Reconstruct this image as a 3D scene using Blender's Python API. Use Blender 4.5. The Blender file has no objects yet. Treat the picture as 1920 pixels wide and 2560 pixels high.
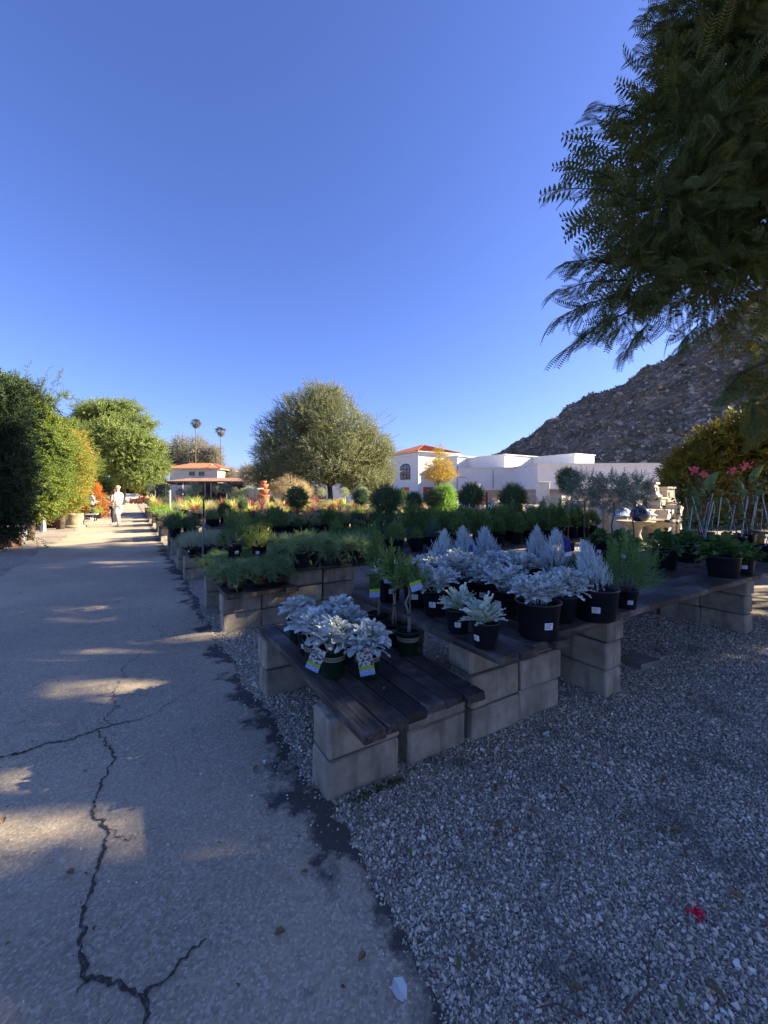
import bpy, math, random
import numpy as np
from mathutils import Vector, Matrix

rng = np.random.default_rng(11)
random.seed(5)
sc = bpy.context.scene
COL = sc.collection

# ---------------------------------------------------------------- camera, sky, sun, exposure
F, H, HY = 1020.0, 1.41, 1236.0            # focal length in photo pixels, eye height, horizon row
cam = bpy.data.objects.new('camera', bpy.data.cameras.new('camera'))
COL.objects.link(cam)
cam.location = (0, 0, H)
cam.rotation_euler = (math.radians(90), 0, 0)
cam.data.sensor_fit = 'HORIZONTAL'
cam.data.sensor_width = 36
cam.data.lens = 36 * F / 1920
cam.data.shift_y = -(1280 - HY) / 1920
cam.data.clip_start = 0.05
cam.data.clip_end = 4000
sc.camera = cam

SUN_AZ = math.radians(8)                   # measured from +X towards +Y
SUN_EL = math.radians(26)
SUND = Vector((math.cos(SUN_EL) * math.cos(SUN_AZ), math.cos(SUN_EL) * math.sin(SUN_AZ), math.sin(SUN_EL)))
w = bpy.data.worlds.new('World')
sc.world = w
w.use_nodes = True
nt = w.node_tree
bg = nt.nodes['Background']
sky = nt.nodes.new('ShaderNodeTexSky')
sky.sky_type = 'NISHITA'
sky.sun_disc = False
sky.sun_elevation = SUN_EL
sky.sun_rotation = math.radians(90) - SUN_AZ
sky.altitude = 300
sky.air_density = 1.0
sky.dust_density = 0.9
sky.ozone_density = 4.0
tint = nt.nodes.new('ShaderNodeMixRGB')
tint.blend_type = 'MULTIPLY'
tint.inputs[0].default_value = 1.0
tint.inputs[2].default_value = (.865, .885, 1.36, 1)
nt.links.new(sky.outputs[0], tint.inputs[1])
nt.links.new(tint.outputs[0], bg.inputs['Color'])
bg.inputs['Strength'].default_value = 0.0485
sun = bpy.data.objects.new('sun', bpy.data.lights.new('sun', 'SUN'))
COL.objects.link(sun)
sun.data.energy = 5.0
sun.data.angle = math.radians(0.53)
sun.data.color = (1.0, 0.87, 0.66)
sun.rotation_euler = (-SUND).to_track_quat('-Z', 'Y').to_euler()
sc.view_settings.view_transform = 'Standard'
sc.view_settings.look = 'None'
sc.view_settings.exposure = 2.1
sc.view_settings.gamma = 1.0

# ---------------------------------------------------------------- coordinates
def at(px, py, Y):
    return Vector(((px - 960) / F * Y, Y, H - (py - HY) / F * Y))
def hp(px, py, z=0.0):
    return at(px, py, F * (H - z) / (py - HY))
O = hp(833, 2003)
RZ = math.atan2(630, 1020)
UX, UY = -math.sin(RZ), math.cos(RZ)       # along the lane
VX, VY = math.cos(RZ), math.sin(RZ)        # away from the lane, to the right
def ST(s, t, z=0.0):
    return Vector((O.x + s * UX + t * VX, O.y + s * UY + t * VY, z))
def st_of(p):
    dx, dy = p[0] - O.x, p[1] - O.y
    return dx * UX + dy * UY, dx * VX + dy * VY

# ---------------------------------------------------------------- objects
def tag(o, label=None, cat=None, group=None, kind=None):
    if label: o['label'] = label
    if cat: o['category'] = cat
    if group: o['group'] = group
    if kind: o['kind'] = kind
    return o
def empty(name, loc, rz=0.0, label=None, cat=None, group=None, scale=1.0):
    o = bpy.data.objects.new(name, None)
    COL.objects.link(o)
    o.empty_display_size = 0.1
    o.location = loc
    o.rotation_euler = (0, 0, rz)
    o.scale = (scale,) * 3
    return tag(o, label, cat, group)
def put(name, mesh, parent=None, loc=(0, 0, 0), rot=(0, 0, 0), scale=(1, 1, 1)):
    o = bpy.data.objects.new(name, mesh)
    COL.objects.link(o)
    if parent: o.parent = parent
    o.location = loc
    o.rotation_euler = rot
    o.scale = scale
    return o
ORD = ['first', 'second', 'third', 'fourth', 'fifth', 'sixth', 'seventh', 'eighth', 'ninth', 'tenth', 'eleventh', 'twelfth',
       'thirteenth', 'fourteenth', 'fifteenth', 'sixteenth', 'seventeenth', 'eighteenth', 'nineteenth', 'twentieth']
def ordw(n):
    if n <= 20: return ORD[n - 1]
    tens = {2: 'twenty', 3: 'thirty', 4: 'forty', 5: 'fifty', 6: 'sixty'}[n // 10]
    return (tens[:-1] + 'ieth') if n % 10 == 0 else tens + '-' + ORD[n % 10 - 1]

# ---------------------------------------------------------------- geometry
class Geo:
    def __init__(s):
        s.v = []; s.n = 0; s.tot = []; s.idx = []; s.mi = []
    def add(s, v, f, m=0):
        v = np.asarray(v, dtype=np.float64).reshape(-1, 3)
        if isinstance(f, np.ndarray):
            f = f.reshape(-1, f.shape[-1])
            s.tot.append(np.full(len(f), f.shape[1])); s.idx.append(f.ravel() + s.n); s.mi.append(np.full(len(f), m))
        else:
            s.tot.append(np.array([len(q) for q in f])); s.idx.append(np.array([i for q in f for i in q]) + s.n); s.mi.append(np.full(len(f), m))
        s.v.append(v); s.n += len(v)
        return s
    def mesh(s, name, mats, smooth=False):
        me = bpy.data.meshes.new(name)
        v = np.concatenate(s.v); tot = np.concatenate(s.tot).astype(np.int32); idx = np.concatenate(s.idx).astype(np.int32)
        me.vertices.add(len(v)); me.vertices.foreach_set('co', v.astype(np.float32).ravel())
        me.loops.add(len(idx)); me.loops.foreach_set('vertex_index', idx)
        me.polygons.add(len(tot))
        me.polygons.foreach_set('loop_start', (np.cumsum(tot) - tot).astype(np.int32))
        me.polygons.foreach_set('loop_total', tot)
        me.polygons.foreach_set('material_index', np.concatenate(s.mi).astype(np.int32))
        me.polygons.foreach_set('use_smooth', np.full(len(tot), smooth))
        for m in (mats if isinstance(mats, (list, tuple)) else [mats]): me.materials.append(m)
        me.update(calc_edges=True)
        return me
    def build(s, name, mats, parent=None, smooth=False, **k):
        return put(name, s.mesh(name, mats, smooth), parent, **k)

def box(g, c, size, m=0, rz=0.0, bev=0.0, jit=0.0):
    hx, hy, hz = [q / 2 for q in size]
    b = min(bev, hx * .45, hy * .45, hz * .45)
    V = []; key = {}
    for sx in (-1, 1):
        for sy in (-1, 1):
            for sz in (-1, 1):
                if b > 0:
                    for ax in range(3):
                        p = [sx * (hx - b), sy * (hy - b), sz * (hz - b)]
                        p[ax] = (sx * hx, sy * hy, sz * hz)[ax]
                        key[(sx, sy, sz, ax)] = len(V); V.append(p)
                else:
                    key[(sx, sy, sz)] = len(V); V.append((sx * hx, sy * hy, sz * hz))
    Fc = []
    def K(s, ax): return key[(*s, ax)] if b > 0 else key[tuple(s)]
    for ax in range(3):
        a1, a2 = (ax + 1) % 3, (ax + 2) % 3
        for sg in (-1, 1):
            q = []
            for s1, s2 in ((-1, -1), (1, -1), (1, 1), (-1, 1)):
                s = [0, 0, 0]; s[ax] = sg; s[a1] = s1; s[a2] = s2
                q.append(K(s, ax))
            Fc.append(q if sg > 0 else q[::-1])
    if b > 0:
        for ax in range(3):
            a1, a2 = (ax + 1) % 3, (ax + 2) % 3
            for s1 in (-1, 1):
                for s2 in (-1, 1):
                    lo = [0, 0, 0]; lo[ax] = -1; lo[a1] = s1; lo[a2] = s2
                    hi = list(lo); hi[ax] = 1
                    q = [K(lo, a1), K(hi, a1), K(hi, a2), K(lo, a2)]
                    Fc.append(q if s1 * s2 < 0 else q[::-1])
        for sx in (-1, 1):
            for sy in (-1, 1):
                for sz in (-1, 1):
                    q = [key[(sx, sy, sz, a)] for a in range(3)]
                    Fc.append(q if sx * sy * sz > 0 else q[::-1])
    V = np.array(V, float)
    if jit: V += rng.uniform(-jit, jit, V.shape)
    cz, sz_ = math.cos(rz), math.sin(rz)
    R = np.array([[cz, -sz_, 0], [sz_, cz, 0], [0, 0, 1]])
    g.add(V @ R.T + np.array(c, float), Fc, m)
    return g
def lathe(g, prof, n=20, c=(0, 0, 0), m=0, capb=True, capt=False):
    a = np.arange(n) * 2 * math.pi / n
    V = np.concatenate([np.stack([r * np.cos(a), r * np.sin(a), np.full(n, z)], 1) for r, z in prof]) + np.array(c)
    Fc = []
    for i in range(len(prof) - 1):
        for j in range(n):
            k = (j + 1) % n
            Fc.append((i * n + j, i * n + k, (i + 1) * n + k, (i + 1) * n + j))
    if capb: Fc.append(tuple(range(n))[::-1])
    if capt: Fc.append(tuple(range((len(prof) - 1) * n, len(prof) * n)))
    g.add(V, Fc, m)
    return g
def tube(g, pts, rad, n=6, m=0):
    pts = [Vector(p) for p in pts]
    if not hasattr(rad, '__len__'): rad = [rad] * len(pts)
    V = []
    for i, p in enumerate(pts):
        d = (pts[min(i + 1, len(pts) - 1)] - pts[max(i - 1, 0)]).normalized()
        x = d.cross(Vector((.31, .95, .07)) if abs(d.y) < .9 else Vector((1, 0, 0))).normalized()
        y = d.cross(x)
        for k in range(n):
            a = 2 * math.pi * k / n
            V.append(p + (x * math.cos(a) + y * math.sin(a)) * rad[i])
    Fc = [(i * n + k, i * n + (k + 1) % n, (i + 1) * n + (k + 1) % n, (i + 1) * n + k) for i in range(len(pts) - 1) for k in range(n)]
    Fc += [tuple(range(n))[::-1], tuple(range((len(pts) - 1) * n, len(pts) * n))]
    g.add([tuple(v) for v in V], Fc, m)
    return g
def prism(g, poly, z0, z1, m=0, top=None):
    n = len(poly)
    V = [(x, y, z0) for x, y in poly] + [(x, y, z1) for x, y in poly]
    g.add(V, [(i, (i + 1) % n, n + (i + 1) % n, n + i) for i in range(n)] + [tuple(range(n))[::-1]], m)
    g.add([(x, y, z1) for x, y in poly], [tuple(range(n))], m if top is None else top)
    return g
def unit(a):
    return a / np.maximum(np.linalg.norm(a, axis=-1, keepdims=True), 1e-9)
def scatter(tv, tf, P, D, U=None, S=1.0):
    P = np.asarray(P, float); n = len(P)
    D = unit(np.asarray(D, float))
    if U is None: U = rng.normal(size=(n, 3))
    X = unit(np.cross(D, U)); Z = np.cross(X, D)
    S = np.broadcast_to(np.asarray(S, float), (n,))[:, None, None]
    V = P[:, None] + S * (tv[None, :, 0:1] * X[:, None] + tv[None, :, 1:2] * D[:, None] + tv[None, :, 2:3] * Z[:, None])
    Fc = tf[None] + (np.arange(n) * len(tv))[:, None, None]
    return V.reshape(-1, 3), Fc.reshape(-1, tf.shape[1])
def merge(parts):
    v = []; f = []; n = 0
    for a, b in parts:
        v.append(a); f.append(b + n); n += len(a)
    return np.concatenate(v), np.concatenate(f)
def sph(n):
    return unit(rng.normal(size=(n, 3)))
# leaf templates: the leaf points along +Y, length 1
def leaf(w=.4, fold=.08, droop=.1):
    return (np.array([(0, 0, 0), (-w / 2, .45, fold), (0, 1, -droop), (w / 2, .45, fold)], float), np.array([(0, 3, 2), (0, 2, 1)]))
def leaf6(w=.4, fold=.08, droop=.15):
    return (np.array([(0, 0, 0), (-w * .42, .3, fold), (-w * .38, .68, fold * .7), (0, 1, -droop), (w * .38, .68, fold * .7), (w * .42, .3, fold), (0, .5, -.02)], float),
            np.array([(0, 6, 1), (1, 6, 2), (2, 6, 3), (3, 6, 4), (4, 6, 5), (5, 6, 0)]))
def shoot(n, L, W, ang, stem=.012, taper=.5, start=.1, L6=False, droop=.15):
    i = np.arange(n)
    y = start + (1 - start) * i / max(n - 1, 1)
    a = i * 2.39996 + .3
    rad = np.stack([np.cos(a), 0 * a, np.sin(a)], 1)
    an = math.radians(ang) * (1 - .55 * i / n)
    D = np.sin(an)[:, None] * rad + np.cos(an)[:, None] * np.array([0, 1, 0])
    Uv = np.cos(an)[:, None] * -rad + np.sin(an)[:, None] * np.array([0, 1.0, 0])
    P = np.stack([0 * y, y, 0 * y], 1)
    lt = leaf6(W / L, droop=droop) if L6 else leaf(W / L, droop=droop)
    parts = [scatter(*lt, P, D, Uv, L * (1 - taper * i / n))]
    if stem:
        s = stem
        parts.append((np.array([(-s, 0, -s), (s, 0, -s), (0, 0, s), (0, 1, 0)], float), np.array([(0, 1, 3), (1, 2, 3), (2, 0, 3)])))
    return merge(parts)
def frond(pairs=13, lw=.06, ll=.24, droop=.28):
    P = []; D = []; S = []
    ys = np.linspace(.12, 1, pairs)
    for y in ys:
        l = ll * (1 - .75 * abs(y - .45) ** 1.6)
        for sx in (-1, 1):
            P.append((0, y, -droop * y * y)); D.append((sx, .45 - .1 * y, -.25)); S.append(l)
    P, D, S = map(np.array, (P, D, S))
    a = scatter(*leaf(lw / ll, .02, .1), P, D, np.tile([0, .2, 1.0], (len(P), 1)), S)
    yy = np.array([0, .35, .7, 1.0])
    V = []; Fq = []
    for k, y in enumerate(yy):
        V += [(-.009, y, -droop * y * y), (.009, y, -droop * y * y)]
    for k in range(3):
        Fq += [(2 * k, 2 * k + 1, 2 * k + 3), (2 * k, 2 * k + 3, 2 * k + 2)]
    return merge([a, (np.array(V), np.array(Fq))])
def strap(w=.06, bend=.5, seg=5):
    V = []; Fq = []
    for k in range(seg + 1):
        y = k / seg
        ww = w / 2 * (1 - y ** 2.2) + .002
        z = -bend * y ** 2.2
        V += [(-ww, y * (1 - .25 * bend * y), z), (0, y * (1 - .25 * bend * y), z - w * .25 * (1 - y)), (ww, y * (1 - .25 * bend * y), z)]
    for k in range(seg):
        for j in (0, 1):
            a = 3 * k + j
            Fq += [(a, a + 1, a + 4), (a, a + 4, a + 3)]
    return np.array(V), np.array(Fq)
def lobed(w=.62, droop=.35, cup=.12):
    rows = [(0, .035), (.2, .05), (.34, .2), (.4, .1), (.55, .33), (.6, .17), (.76, .42), (.78, .22), (.97, .3), (.93, .12), (1.04, .1)]
    V = []; Fq = []
    for k, (y, h) in enumerate(rows):
        hw = h * w * 1.15
        ym = min(y, .02 + k * .098)
        V += [(-hw, y, cup * (hw * 3) - droop * y * y + .05 * math.sin(k * 2.2)), (0, ym, -droop * ym * ym - .03), (hw, y, cup * (hw * 3) - droop * y * y + .05 * math.sin(k * 2.9 + 1))]
    for k in range(len(rows) - 1):
        for j in (0, 1):
            a = 3 * k + j
            Fq.append((a, a + 1, a + 4, a + 3))
    return np.array(V), np.array(Fq)

def scallop(w=.5, droop=.3, cup=.15, nlob=3.5, deep=.3):
    V = []; Fq = []; n = 15
    for k in range(n):
        y = k / (n - 1)
        hw = w * (.12 + .88 * math.sin(math.pi * min(1, y * .93 + .0) ** 1.25) ** .8) * (1 - deep + deep * math.cos(2 * math.pi * (y * nlob - .35))) * .5
        yo = y + (.05 * math.sin(2 * math.pi * (y * nlob - .3)) if 0 < k < n - 1 else 0)
        V += [(-hw, yo, cup * hw * 2.2 - droop * y * y), (0, y, -droop * y * y - .02), (hw, yo, cup * hw * 2.2 - droop * y * y)]
    for k in range(n - 1):
        for j in (0, 1):
            a = 3 * k + j
            Fq.append((a, a + 1, a + 4, a + 3))
    return np.array(V), np.array(Fq)

# ---------------------------------------------------------------- materials
class NT:
    def __init__(s, name):
        s.m = bpy.data.materials.new(name); s.m.use_nodes = True
        s.t = s.m.node_tree; s.b = s.t.nodes['Principled BSDF']; s.out = s.t.nodes['Material Output']
    def n(s, typ, ins=None, **props):
        nd = s.t.nodes.new('ShaderNode' + typ)
        for k, v in props.items(): setattr(nd, k, v)
        for k, v in (ins or {}).items():
            if isinstance(v, bpy.types.NodeSocket): s.t.links.new(v, nd.inputs[k])
            else: nd.inputs[k].default_value = v
        return nd
    def l(s, a, b): s.t.links.new(a, b)
    def coord(s, kind='Object', rnd=True):
        c = s.n('TexCoord').outputs[kind]
        if rnd:
            r = s.n('ObjectInfo').outputs['Random']
            m = s.n('Math', {0: r, 1: 61.7}, operation='MULTIPLY').outputs[0]
            c = s.n('VectorMath', {0: c, 1: m}, operation='ADD').outputs[0]
        return c
    def noise(s, vec, scale, detail=5, rough=.55, out='Fac'):
        return s.n('TexNoise', {'Vector': vec, 'Scale': scale, 'Detail': detail, 'Roughness': rough}).outputs[out]
    def ramp(s, fac, stops):
        r = s.n('ValToRGB', {'Fac': fac})
        el = r.color_ramp.elements
        while len(el) < len(stops): el.new(.5)
        for e, (p, c) in zip(el, stops):
            e.position = p; e.color = (c if hasattr(c, '__len__') else (c, c, c)) [:3] + (1,) if not hasattr(c, '__len__') or len(c) == 3 else c
        return r.outputs['Color']
    def mix(s, fac, a, b, mode='MIX'):
        x = s.n('MixRGB', {'Fac': fac, 'Color1': a if isinstance(a, bpy.types.NodeSocket) else (*a, 1), 'Color2': b if isinstance(b, bpy.types.NodeSocket) else (*b, 1)}, blend_type=mode)
        return x.outputs[0]
    def bump(s, h, strength=.3, dist=.01, normal=None):
        b = s.n('Bump', {'Height': h, 'Strength': strength, 'Distance': dist})
        if normal: s.l(normal, b.inputs['Normal'])
        return b.outputs[0]
    def set(s, col=None, rough=None, normal=None, spec=None):
        for k, v in (('Base Color', col), ('Roughness', rough), ('Normal', normal), ('Specular IOR Level', spec)):
            if v is None: continue
            if isinstance(v, bpy.types.NodeSocket): s.l(v, s.b.inputs[k])
            else: s.b.inputs[k].default_value = (*v, 1) if k == 'Base Color' else v
        return s.m
def mat(name, a, b=None, scale=8, rough=.75, bump=0.0, bscale=60, spec=.3, detail=5, bdist=.004, lo=.35, hi=.65, metal=0.0):
    t = NT(name)
    c = t.coord()
    col = a
    if b is not None:
        f = t.ramp(t.noise(c, scale, detail), [(lo, (0, 0, 0)), (hi, (1, 1, 1))])
        col = t.mix(f, a, b)
    nrm = t.bump(t.noise(c, bscale, 6, .6), bump, bdist) if bump else None
    t.b.inputs['Metallic'].default_value = metal
    return t.set(col, rough, nrm, spec)
LEAFK = 1.5
def leafmat(name, a, b, c3=None, transl=.25, rough=.55, clump=1.2, spec=.25, csize=.5):
    t = NT(name)
    a, b = [tuple(min(.85, q * LEAFK) for q in k) for k in (a, b)]
    if c3 is not None: c3 = tuple(min(.85, q * LEAFK) for q in c3)
    ri = t.n('NewGeometry').outputs['Random Per Island']
    col = t.mix(ri, a, b)
    if c3 is not None:
        f = t.ramp(t.noise(t.coord(), clump, 3), [(.42, (0, 0, 0)), (.62, (csize,) * 3)])
        col = t.mix(f, col, c3)
    t.set(col, rough, None, spec)
    if transl:
        tr = t.n('BsdfTranslucent', {'Color': t.mix(.35, col, (.9, .95, .3), 'MULTIPLY')})
        mx = t.n('MixShader', {0: transl})
        t.l(t.b.outputs[0], mx.inputs[1]); t.l(tr.outputs[0], mx.inputs[2]); t.l(mx.outputs[0], t.out.inputs['Surface'])
    return t.m

# ================================================================ SETTING
def ground_material():
    t = NT('gravel_ground')
    c = t.coord(rnd=False)
    vo = t.n('TexVoronoi', {'Vector': c, 'Scale': 85.0, 'Randomness': 1.0})
    cell = t.n('SeparateColor', {0: vo.outputs['Color']}).outputs[0]
    col = t.ramp(cell, [(0, (.19, .16, .115)), (.3, (.36, .30, .22)), (.65, (.53, .45, .335)), (1, (.72, .63, .5))])
    col = t.mix(t.ramp(vo.outputs['Distance'], [(.35, (0, 0, 0)), (.75, (.55, .55, .55))]), col, (.11, .10, .09))
    big = t.ramp(t.noise(c, .7, 6, .6), [(.35, (.62, .62, .62)), (.65, (1, 1, 1))])
    col = t.mix(1.0, col, big, 'MULTIPLY')
    h = t.n('Math', {0: 1.0, 1: vo.outputs['Distance']}, operation='SUBTRACT').outputs[0]
    return t.set(col, .85, t.bump(h, .9, .008), .25)
M_GROUND = ground_material()
g = Geo()
g.add([(-1800, -300, 0), (1800, -300, 0), (1800, 2600, 0), (-1800, 2600, 0)], [(0, 1, 2, 3)])
tag(g.build('ground', M_GROUND), kind='structure')

def road_material():
    t = NT('old_asphalt')
    c = t.coord(rnd=False)
    vo = t.n('TexVoronoi', {'Vector': c, 'Scale': 120.0})
    cell = t.n('SeparateColor', {0: vo.outputs['Color']}).outputs[0]
    col = t.ramp(cell, [(0, (.25, .2, .14)), (.45, (.40, .325, .225)), (.8, (.5, .415, .285)), (.97, (.64, .57, .45))])
    n1 = t.noise(c, 1.1, 8, .65)
    col = t.mix(t.ramp(n1, [(.3, (0, 0, 0)), (.7, (.7, .7, .7))]), col, (.52, .42, .285))
    spots = t.ramp(t.noise(c, 9, 4, .7), [(.6, (0, 0, 0)), (.72, (.6, .6, .6))])
    col = t.mix(spots, col, (.13, .12, .11))
    x = t.n('SeparateXYZ', {0: c}).outputs[0]
    edge = t.n('MapRange', {0: x, 1: -.42, 2: -.02, 3: 0.0, 4: 1.0}).outputs[0]
    nz = t.noise(c, 3.2, 7, .62)
    sm = t.n('Math', {0: edge, 1: .42}, operation='MULTIPLY').outputs[0]
    sm = t.n('Math', {0: sm, 1: nz}, operation='ADD').outputs[0]
    damp = t.ramp(sm, [(.735, (0, 0, 0)), (.815, (.92, .92, .92))])
    col = t.mix(damp, col, (.045, .043, .042))
    big = t.ramp(t.noise(c, .45, 3, .5), [(.3, (.68, .69, .7)), (.7, (1.12, 1.1, 1.06))])
    col = t.mix(1.0, col, big, 'MULTIPLY')
    h = t.mix(.5, cell, t.noise(c, 210, 4, .7))
    nr = t.bump(h, .55, .006)
    nr = t.bump(t.noise(c, 4, 5), .25, .03, nr)
    return t.set(col, .82, nr, .35)
g = Geo()
ss = np.concatenate([np.arange(-4, 14, .05), np.arange(14, 150, .5)])
er = .035 * np.interp(ss, np.arange(-5, 151, .31), rng.normal(size=len(np.arange(-5, 151, .31)))) + .012 * rng.normal(size=len(ss)) - .05
el = -2.68 + .06 * np.interp(ss, np.arange(-5, 151, .5), rng.normal(size=len(np.arange(-5, 151, .5)))) + .012 * rng.normal(size=len(ss))
el = np.where(ss < 3, -3.6 + 0 * el, el)
V = []; 
for s_, a, b in zip(ss, el, er):
    V += [(a, s_, 0), (b, s_, 0)]
g.add(V, [(2 * i, 2 * i + 1, 2 * i + 3, 2 * i + 2) for i in range(len(ss) - 1)])
road = g.build('road', road_material(), loc=(O.x, O.y, .006), rot=(0, 0, RZ))
tag(road, kind='structure')

# cracks in the asphalt: ragged, grit-filled strips following the breaks
def crack(px, w0, w1):
    P = [hp(x, y, 0) for x, y in px]
    pts = []
    for a, b in zip(P, P[1:]):
        n = max(2, int((b - a).length / .013))
        nn = Vector((-(b - a).y, (b - a).x, 0)).normalized(); amp = min(.05, (b - a).length * .12)
        ph = random.uniform(0, 6)
        for k in range(n):
            q = k / n
            pts.append(a.lerp(b, q) + nn * amp * math.sin(q * math.pi) * (.5 * math.sin(q * 9 + ph) + .5 * random.gauss(0, .5)))
    pts.append(P[-1])
    V = []
    for i, p in enumerate(pts):
        d = (pts[min(i + 1, len(pts) - 1)] - pts[max(0, i - 1)]).normalized()
        nn = Vector((-d.y, d.x, 0))
        k = i / (len(pts) - 1)
        ww = (w0 * (1 - k) + w1 * k) * random.uniform(.3, 1.3) / 4.2
        off = nn * random.gauss(0, .004)
        V += [p + off - nn * ww, p + off + nn * ww * random.uniform(.6, 1.3)]
    return [(v.x, v.y, .0095) for v in V], [(2 * i, 2 * i + 1, 2 * i + 3, 2 * i + 2) for i in range(len(pts) - 1)]
M_CRACK = mat('crack_grit', (.055, .048, .04), (.25, .22, .18), scale=120, rough=.95, bump=.8, bscale=160, bdist=.01, lo=.5, hi=.75)
g = Geo()
for px, a, b in [
    ([(0, 1897), (60, 1884), (116, 1862), (180, 1852), (243, 1826), (300, 1812), (382, 1791)], .05, .012),
    ([(243, 1828), (262, 1860), (290, 1900), (270, 1925), (249, 1975), (238, 2010), (231, 2045), (272, 2079), (262, 2110), (255, 2143), (240, 2190), (217, 2247), (208, 2300), (203, 2363), (205, 2420), (210, 2440), (232, 2456), (262, 2453), (300, 2472), (335, 2480), (356, 2494), (366, 2520), (365, 2580)], .02, .036),
    ([(359, 2490), (385, 2470), (417, 2456), (455, 2410), (515, 2351)], .035, .012),
    ([(272, 2079), (312, 2105), (350, 2092), (405, 2068)], .012, .005),
    ([(270, 1820), (285, 1740), (318, 1660), (405, 1602), (486, 1579), (540, 1572)], .014, .008),
    ([(382, 1791), (440, 1750), (520, 1704), (625, 1689)], .008, .006),
    ([(405, 1602), (395, 1560), (430, 1540)], .01, .006),
    ([(217, 2456), (195, 2480), (190, 2500)], .02, .005)]:
    g.add(*crack(px, a, b))
tag(g.build('road_crack', M_CRACK), kind='structure')

# gravel: single stones where the camera can tell them apart
def stone_mesh(n_pts, size, colors, name, zoff=0.0):
    ov = np.array([(1, 0, 0), (-1, 0, 0), (0, 1, 0), (0, -1, 0), (0, 0, 1), (0, 0, -1)], float)
    of = np.array([(0, 2, 4), (2, 1, 4), (1, 3, 4), (3, 0, 4), (2, 0, 5), (1, 2, 5), (3, 1, 5), (0, 3, 5)])
    n = len(n_pts)
    sc_ = size[:, None, None] * rng.uniform(.55, 1.15, (n, 1, 3)) * np.array([1, 1, .72])
    V = ov[None] * sc_ + rng.normal(size=(n, 6, 3)) * size[:, None, None] * .16
    q = rng.normal(size=(n, 3)); D = unit(q); X = unit(np.cross(D, sph(n))); Z = np.cross(X, D)
    V = V[..., 0:1] * X[:, None] + V[..., 1:2] * D[:, None] + V[..., 2:3] * Z[:, None]
    V += n_pts[:, None]
    V[..., 2] += (size * .35 + zoff)[:, None]
    g = Geo(); g.add(V.reshape(-1, 3), (of[None] + (np.arange(n) * 6)[:, None, None]).reshape(-1, 3))
    return g.build(name, colors)
t = NT('gravel_stone')
ri = t.n('NewGeometry').outputs['Random Per Island']
colr = t.ramp(ri, [(0, (.2, .17, .125)), (.25, (.37, .31, .225)), (.5, (.52, .44, .325)), (.75, (.64, .55, .415)), (.92, (.78, .69, .55)), (1, (.86, .79, .67))])
cs = t.coord(rnd=False)
colr = t.mix(t.ramp(t.noise(cs, 2.6, 6, .6), [(.54, (0, 0, 0)), (.68, (.75, .75, .75))]), colr, (.12, .10, .08))
M_STONE = t.set(colr, .75, t.bump(t.noise(t.coord(rnd=False), 400, 3), .2, .002), .35)
def gravel_points(n):
    Y = np.sqrt(rng.uniform(.85 ** 2, 4.6 ** 2, n)) ; Y = rng.uniform(.8, 4.8, n * 2); Y = Y[rng.uniform(size=n * 2) < 1 / (Y ** .25)][:n]
    X = rng.uniform(-1.0, 1.02, len(Y)) * (Y + .15)
    s = (X - O.x) * UX + (Y - O.y) * UY; tt = (X - O.x) * VX + (Y - O.y) * VY
    k = tt > np.interp(s, ss, er) - np.abs(rng.normal(0, .02, len(s)))
    return np.stack([X, Y, 0 * X], 1)[k]
P = gravel_points(250000)
dist = P[:, 1]
tag(stone_mesh(P, rng.lognormal(math.log(.0045), .36, len(P)).clip(.003, .013) * (1 + .08 * dist), M_STONE, 'gravel'), kind='stuff', label='loose grey pea gravel beside the asphalt lane', cat='gravel')
# grit strewn over the asphalt, thickest along its edge
n = 1500
s_ = rng.uniform(-1.5, 6, n); t_ = -np.abs(rng.exponential(.35, n)) - .04
t_[:500] = rng.uniform(-3, 0, 500)
P = np.array([tuple(ST(a, b)) for a, b in zip(s_, t_)])
P = P[P[:, 1] > .8]
tag(stone_mesh(P, rng.uniform(.002, .0065, len(P)), M_STONE, 'grit', .007), kind='stuff', label='pale grit strewn over the asphalt lane', cat='grit')

# rocky hill
def vnoise(x, y, seed):
    r = np.random.default_rng(seed).uniform(-1, 1, (64, 64))
    xi = np.floor(x).astype(int); yi = np.floor(y).astype(int); fx = x - xi; fy = y - yi
    fx = fx * fx * (3 - 2 * fx); fy = fy * fy * (3 - 2 * fy)
    a = r[xi % 64, yi % 64]; b = r[(xi + 1) % 64, yi % 64]; c = r[xi % 64, (yi + 1) % 64]; d = r[(xi + 1) % 64, (yi + 1) % 64]
    return (a * (1 - fx) + b * fx) * (1 - fy) + (c * (1 - fx) + d * fx) * fy
def fbm(x, y, seed, o=5):
    return sum(vnoise(x * 2 ** k, y * 2 ** k, seed + k) / 2 ** k for k in range(o))
HC = (243.0, 238.0)
def hill_z(x, y):
    r = np.hypot(x - HC[0], y - HC[1])
    z = 128 - .60 * r + fbm(x / 38, y / 38, 3, 6) * 7.5 + fbm(x / 9, y / 9, 13, 4) * 1.3
    return np.where(z > 6, z, 6 + (z - 6) * .6)
xs = np.linspace(0, 450, 300); ys = np.linspace(70, 440, 260)
X, Y = np.meshgrid(xs, ys, indexing='ij')
Z = hill_z(X, Y)
nx, ny = X.shape
idx = np.arange(nx * ny).reshape(nx, ny)
Fq = np.stack([idx[:-1, :-1], idx[1:, :-1], idx[1:, 1:], idx[:-1, 1:]], -1).reshape(-1, 4)
keep = (Z.ravel()[Fq].max(1) > -3)
g = Geo(); g.add(np.stack([X.ravel(), Y.ravel(), Z.ravel()], 1), Fq[keep])
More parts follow.
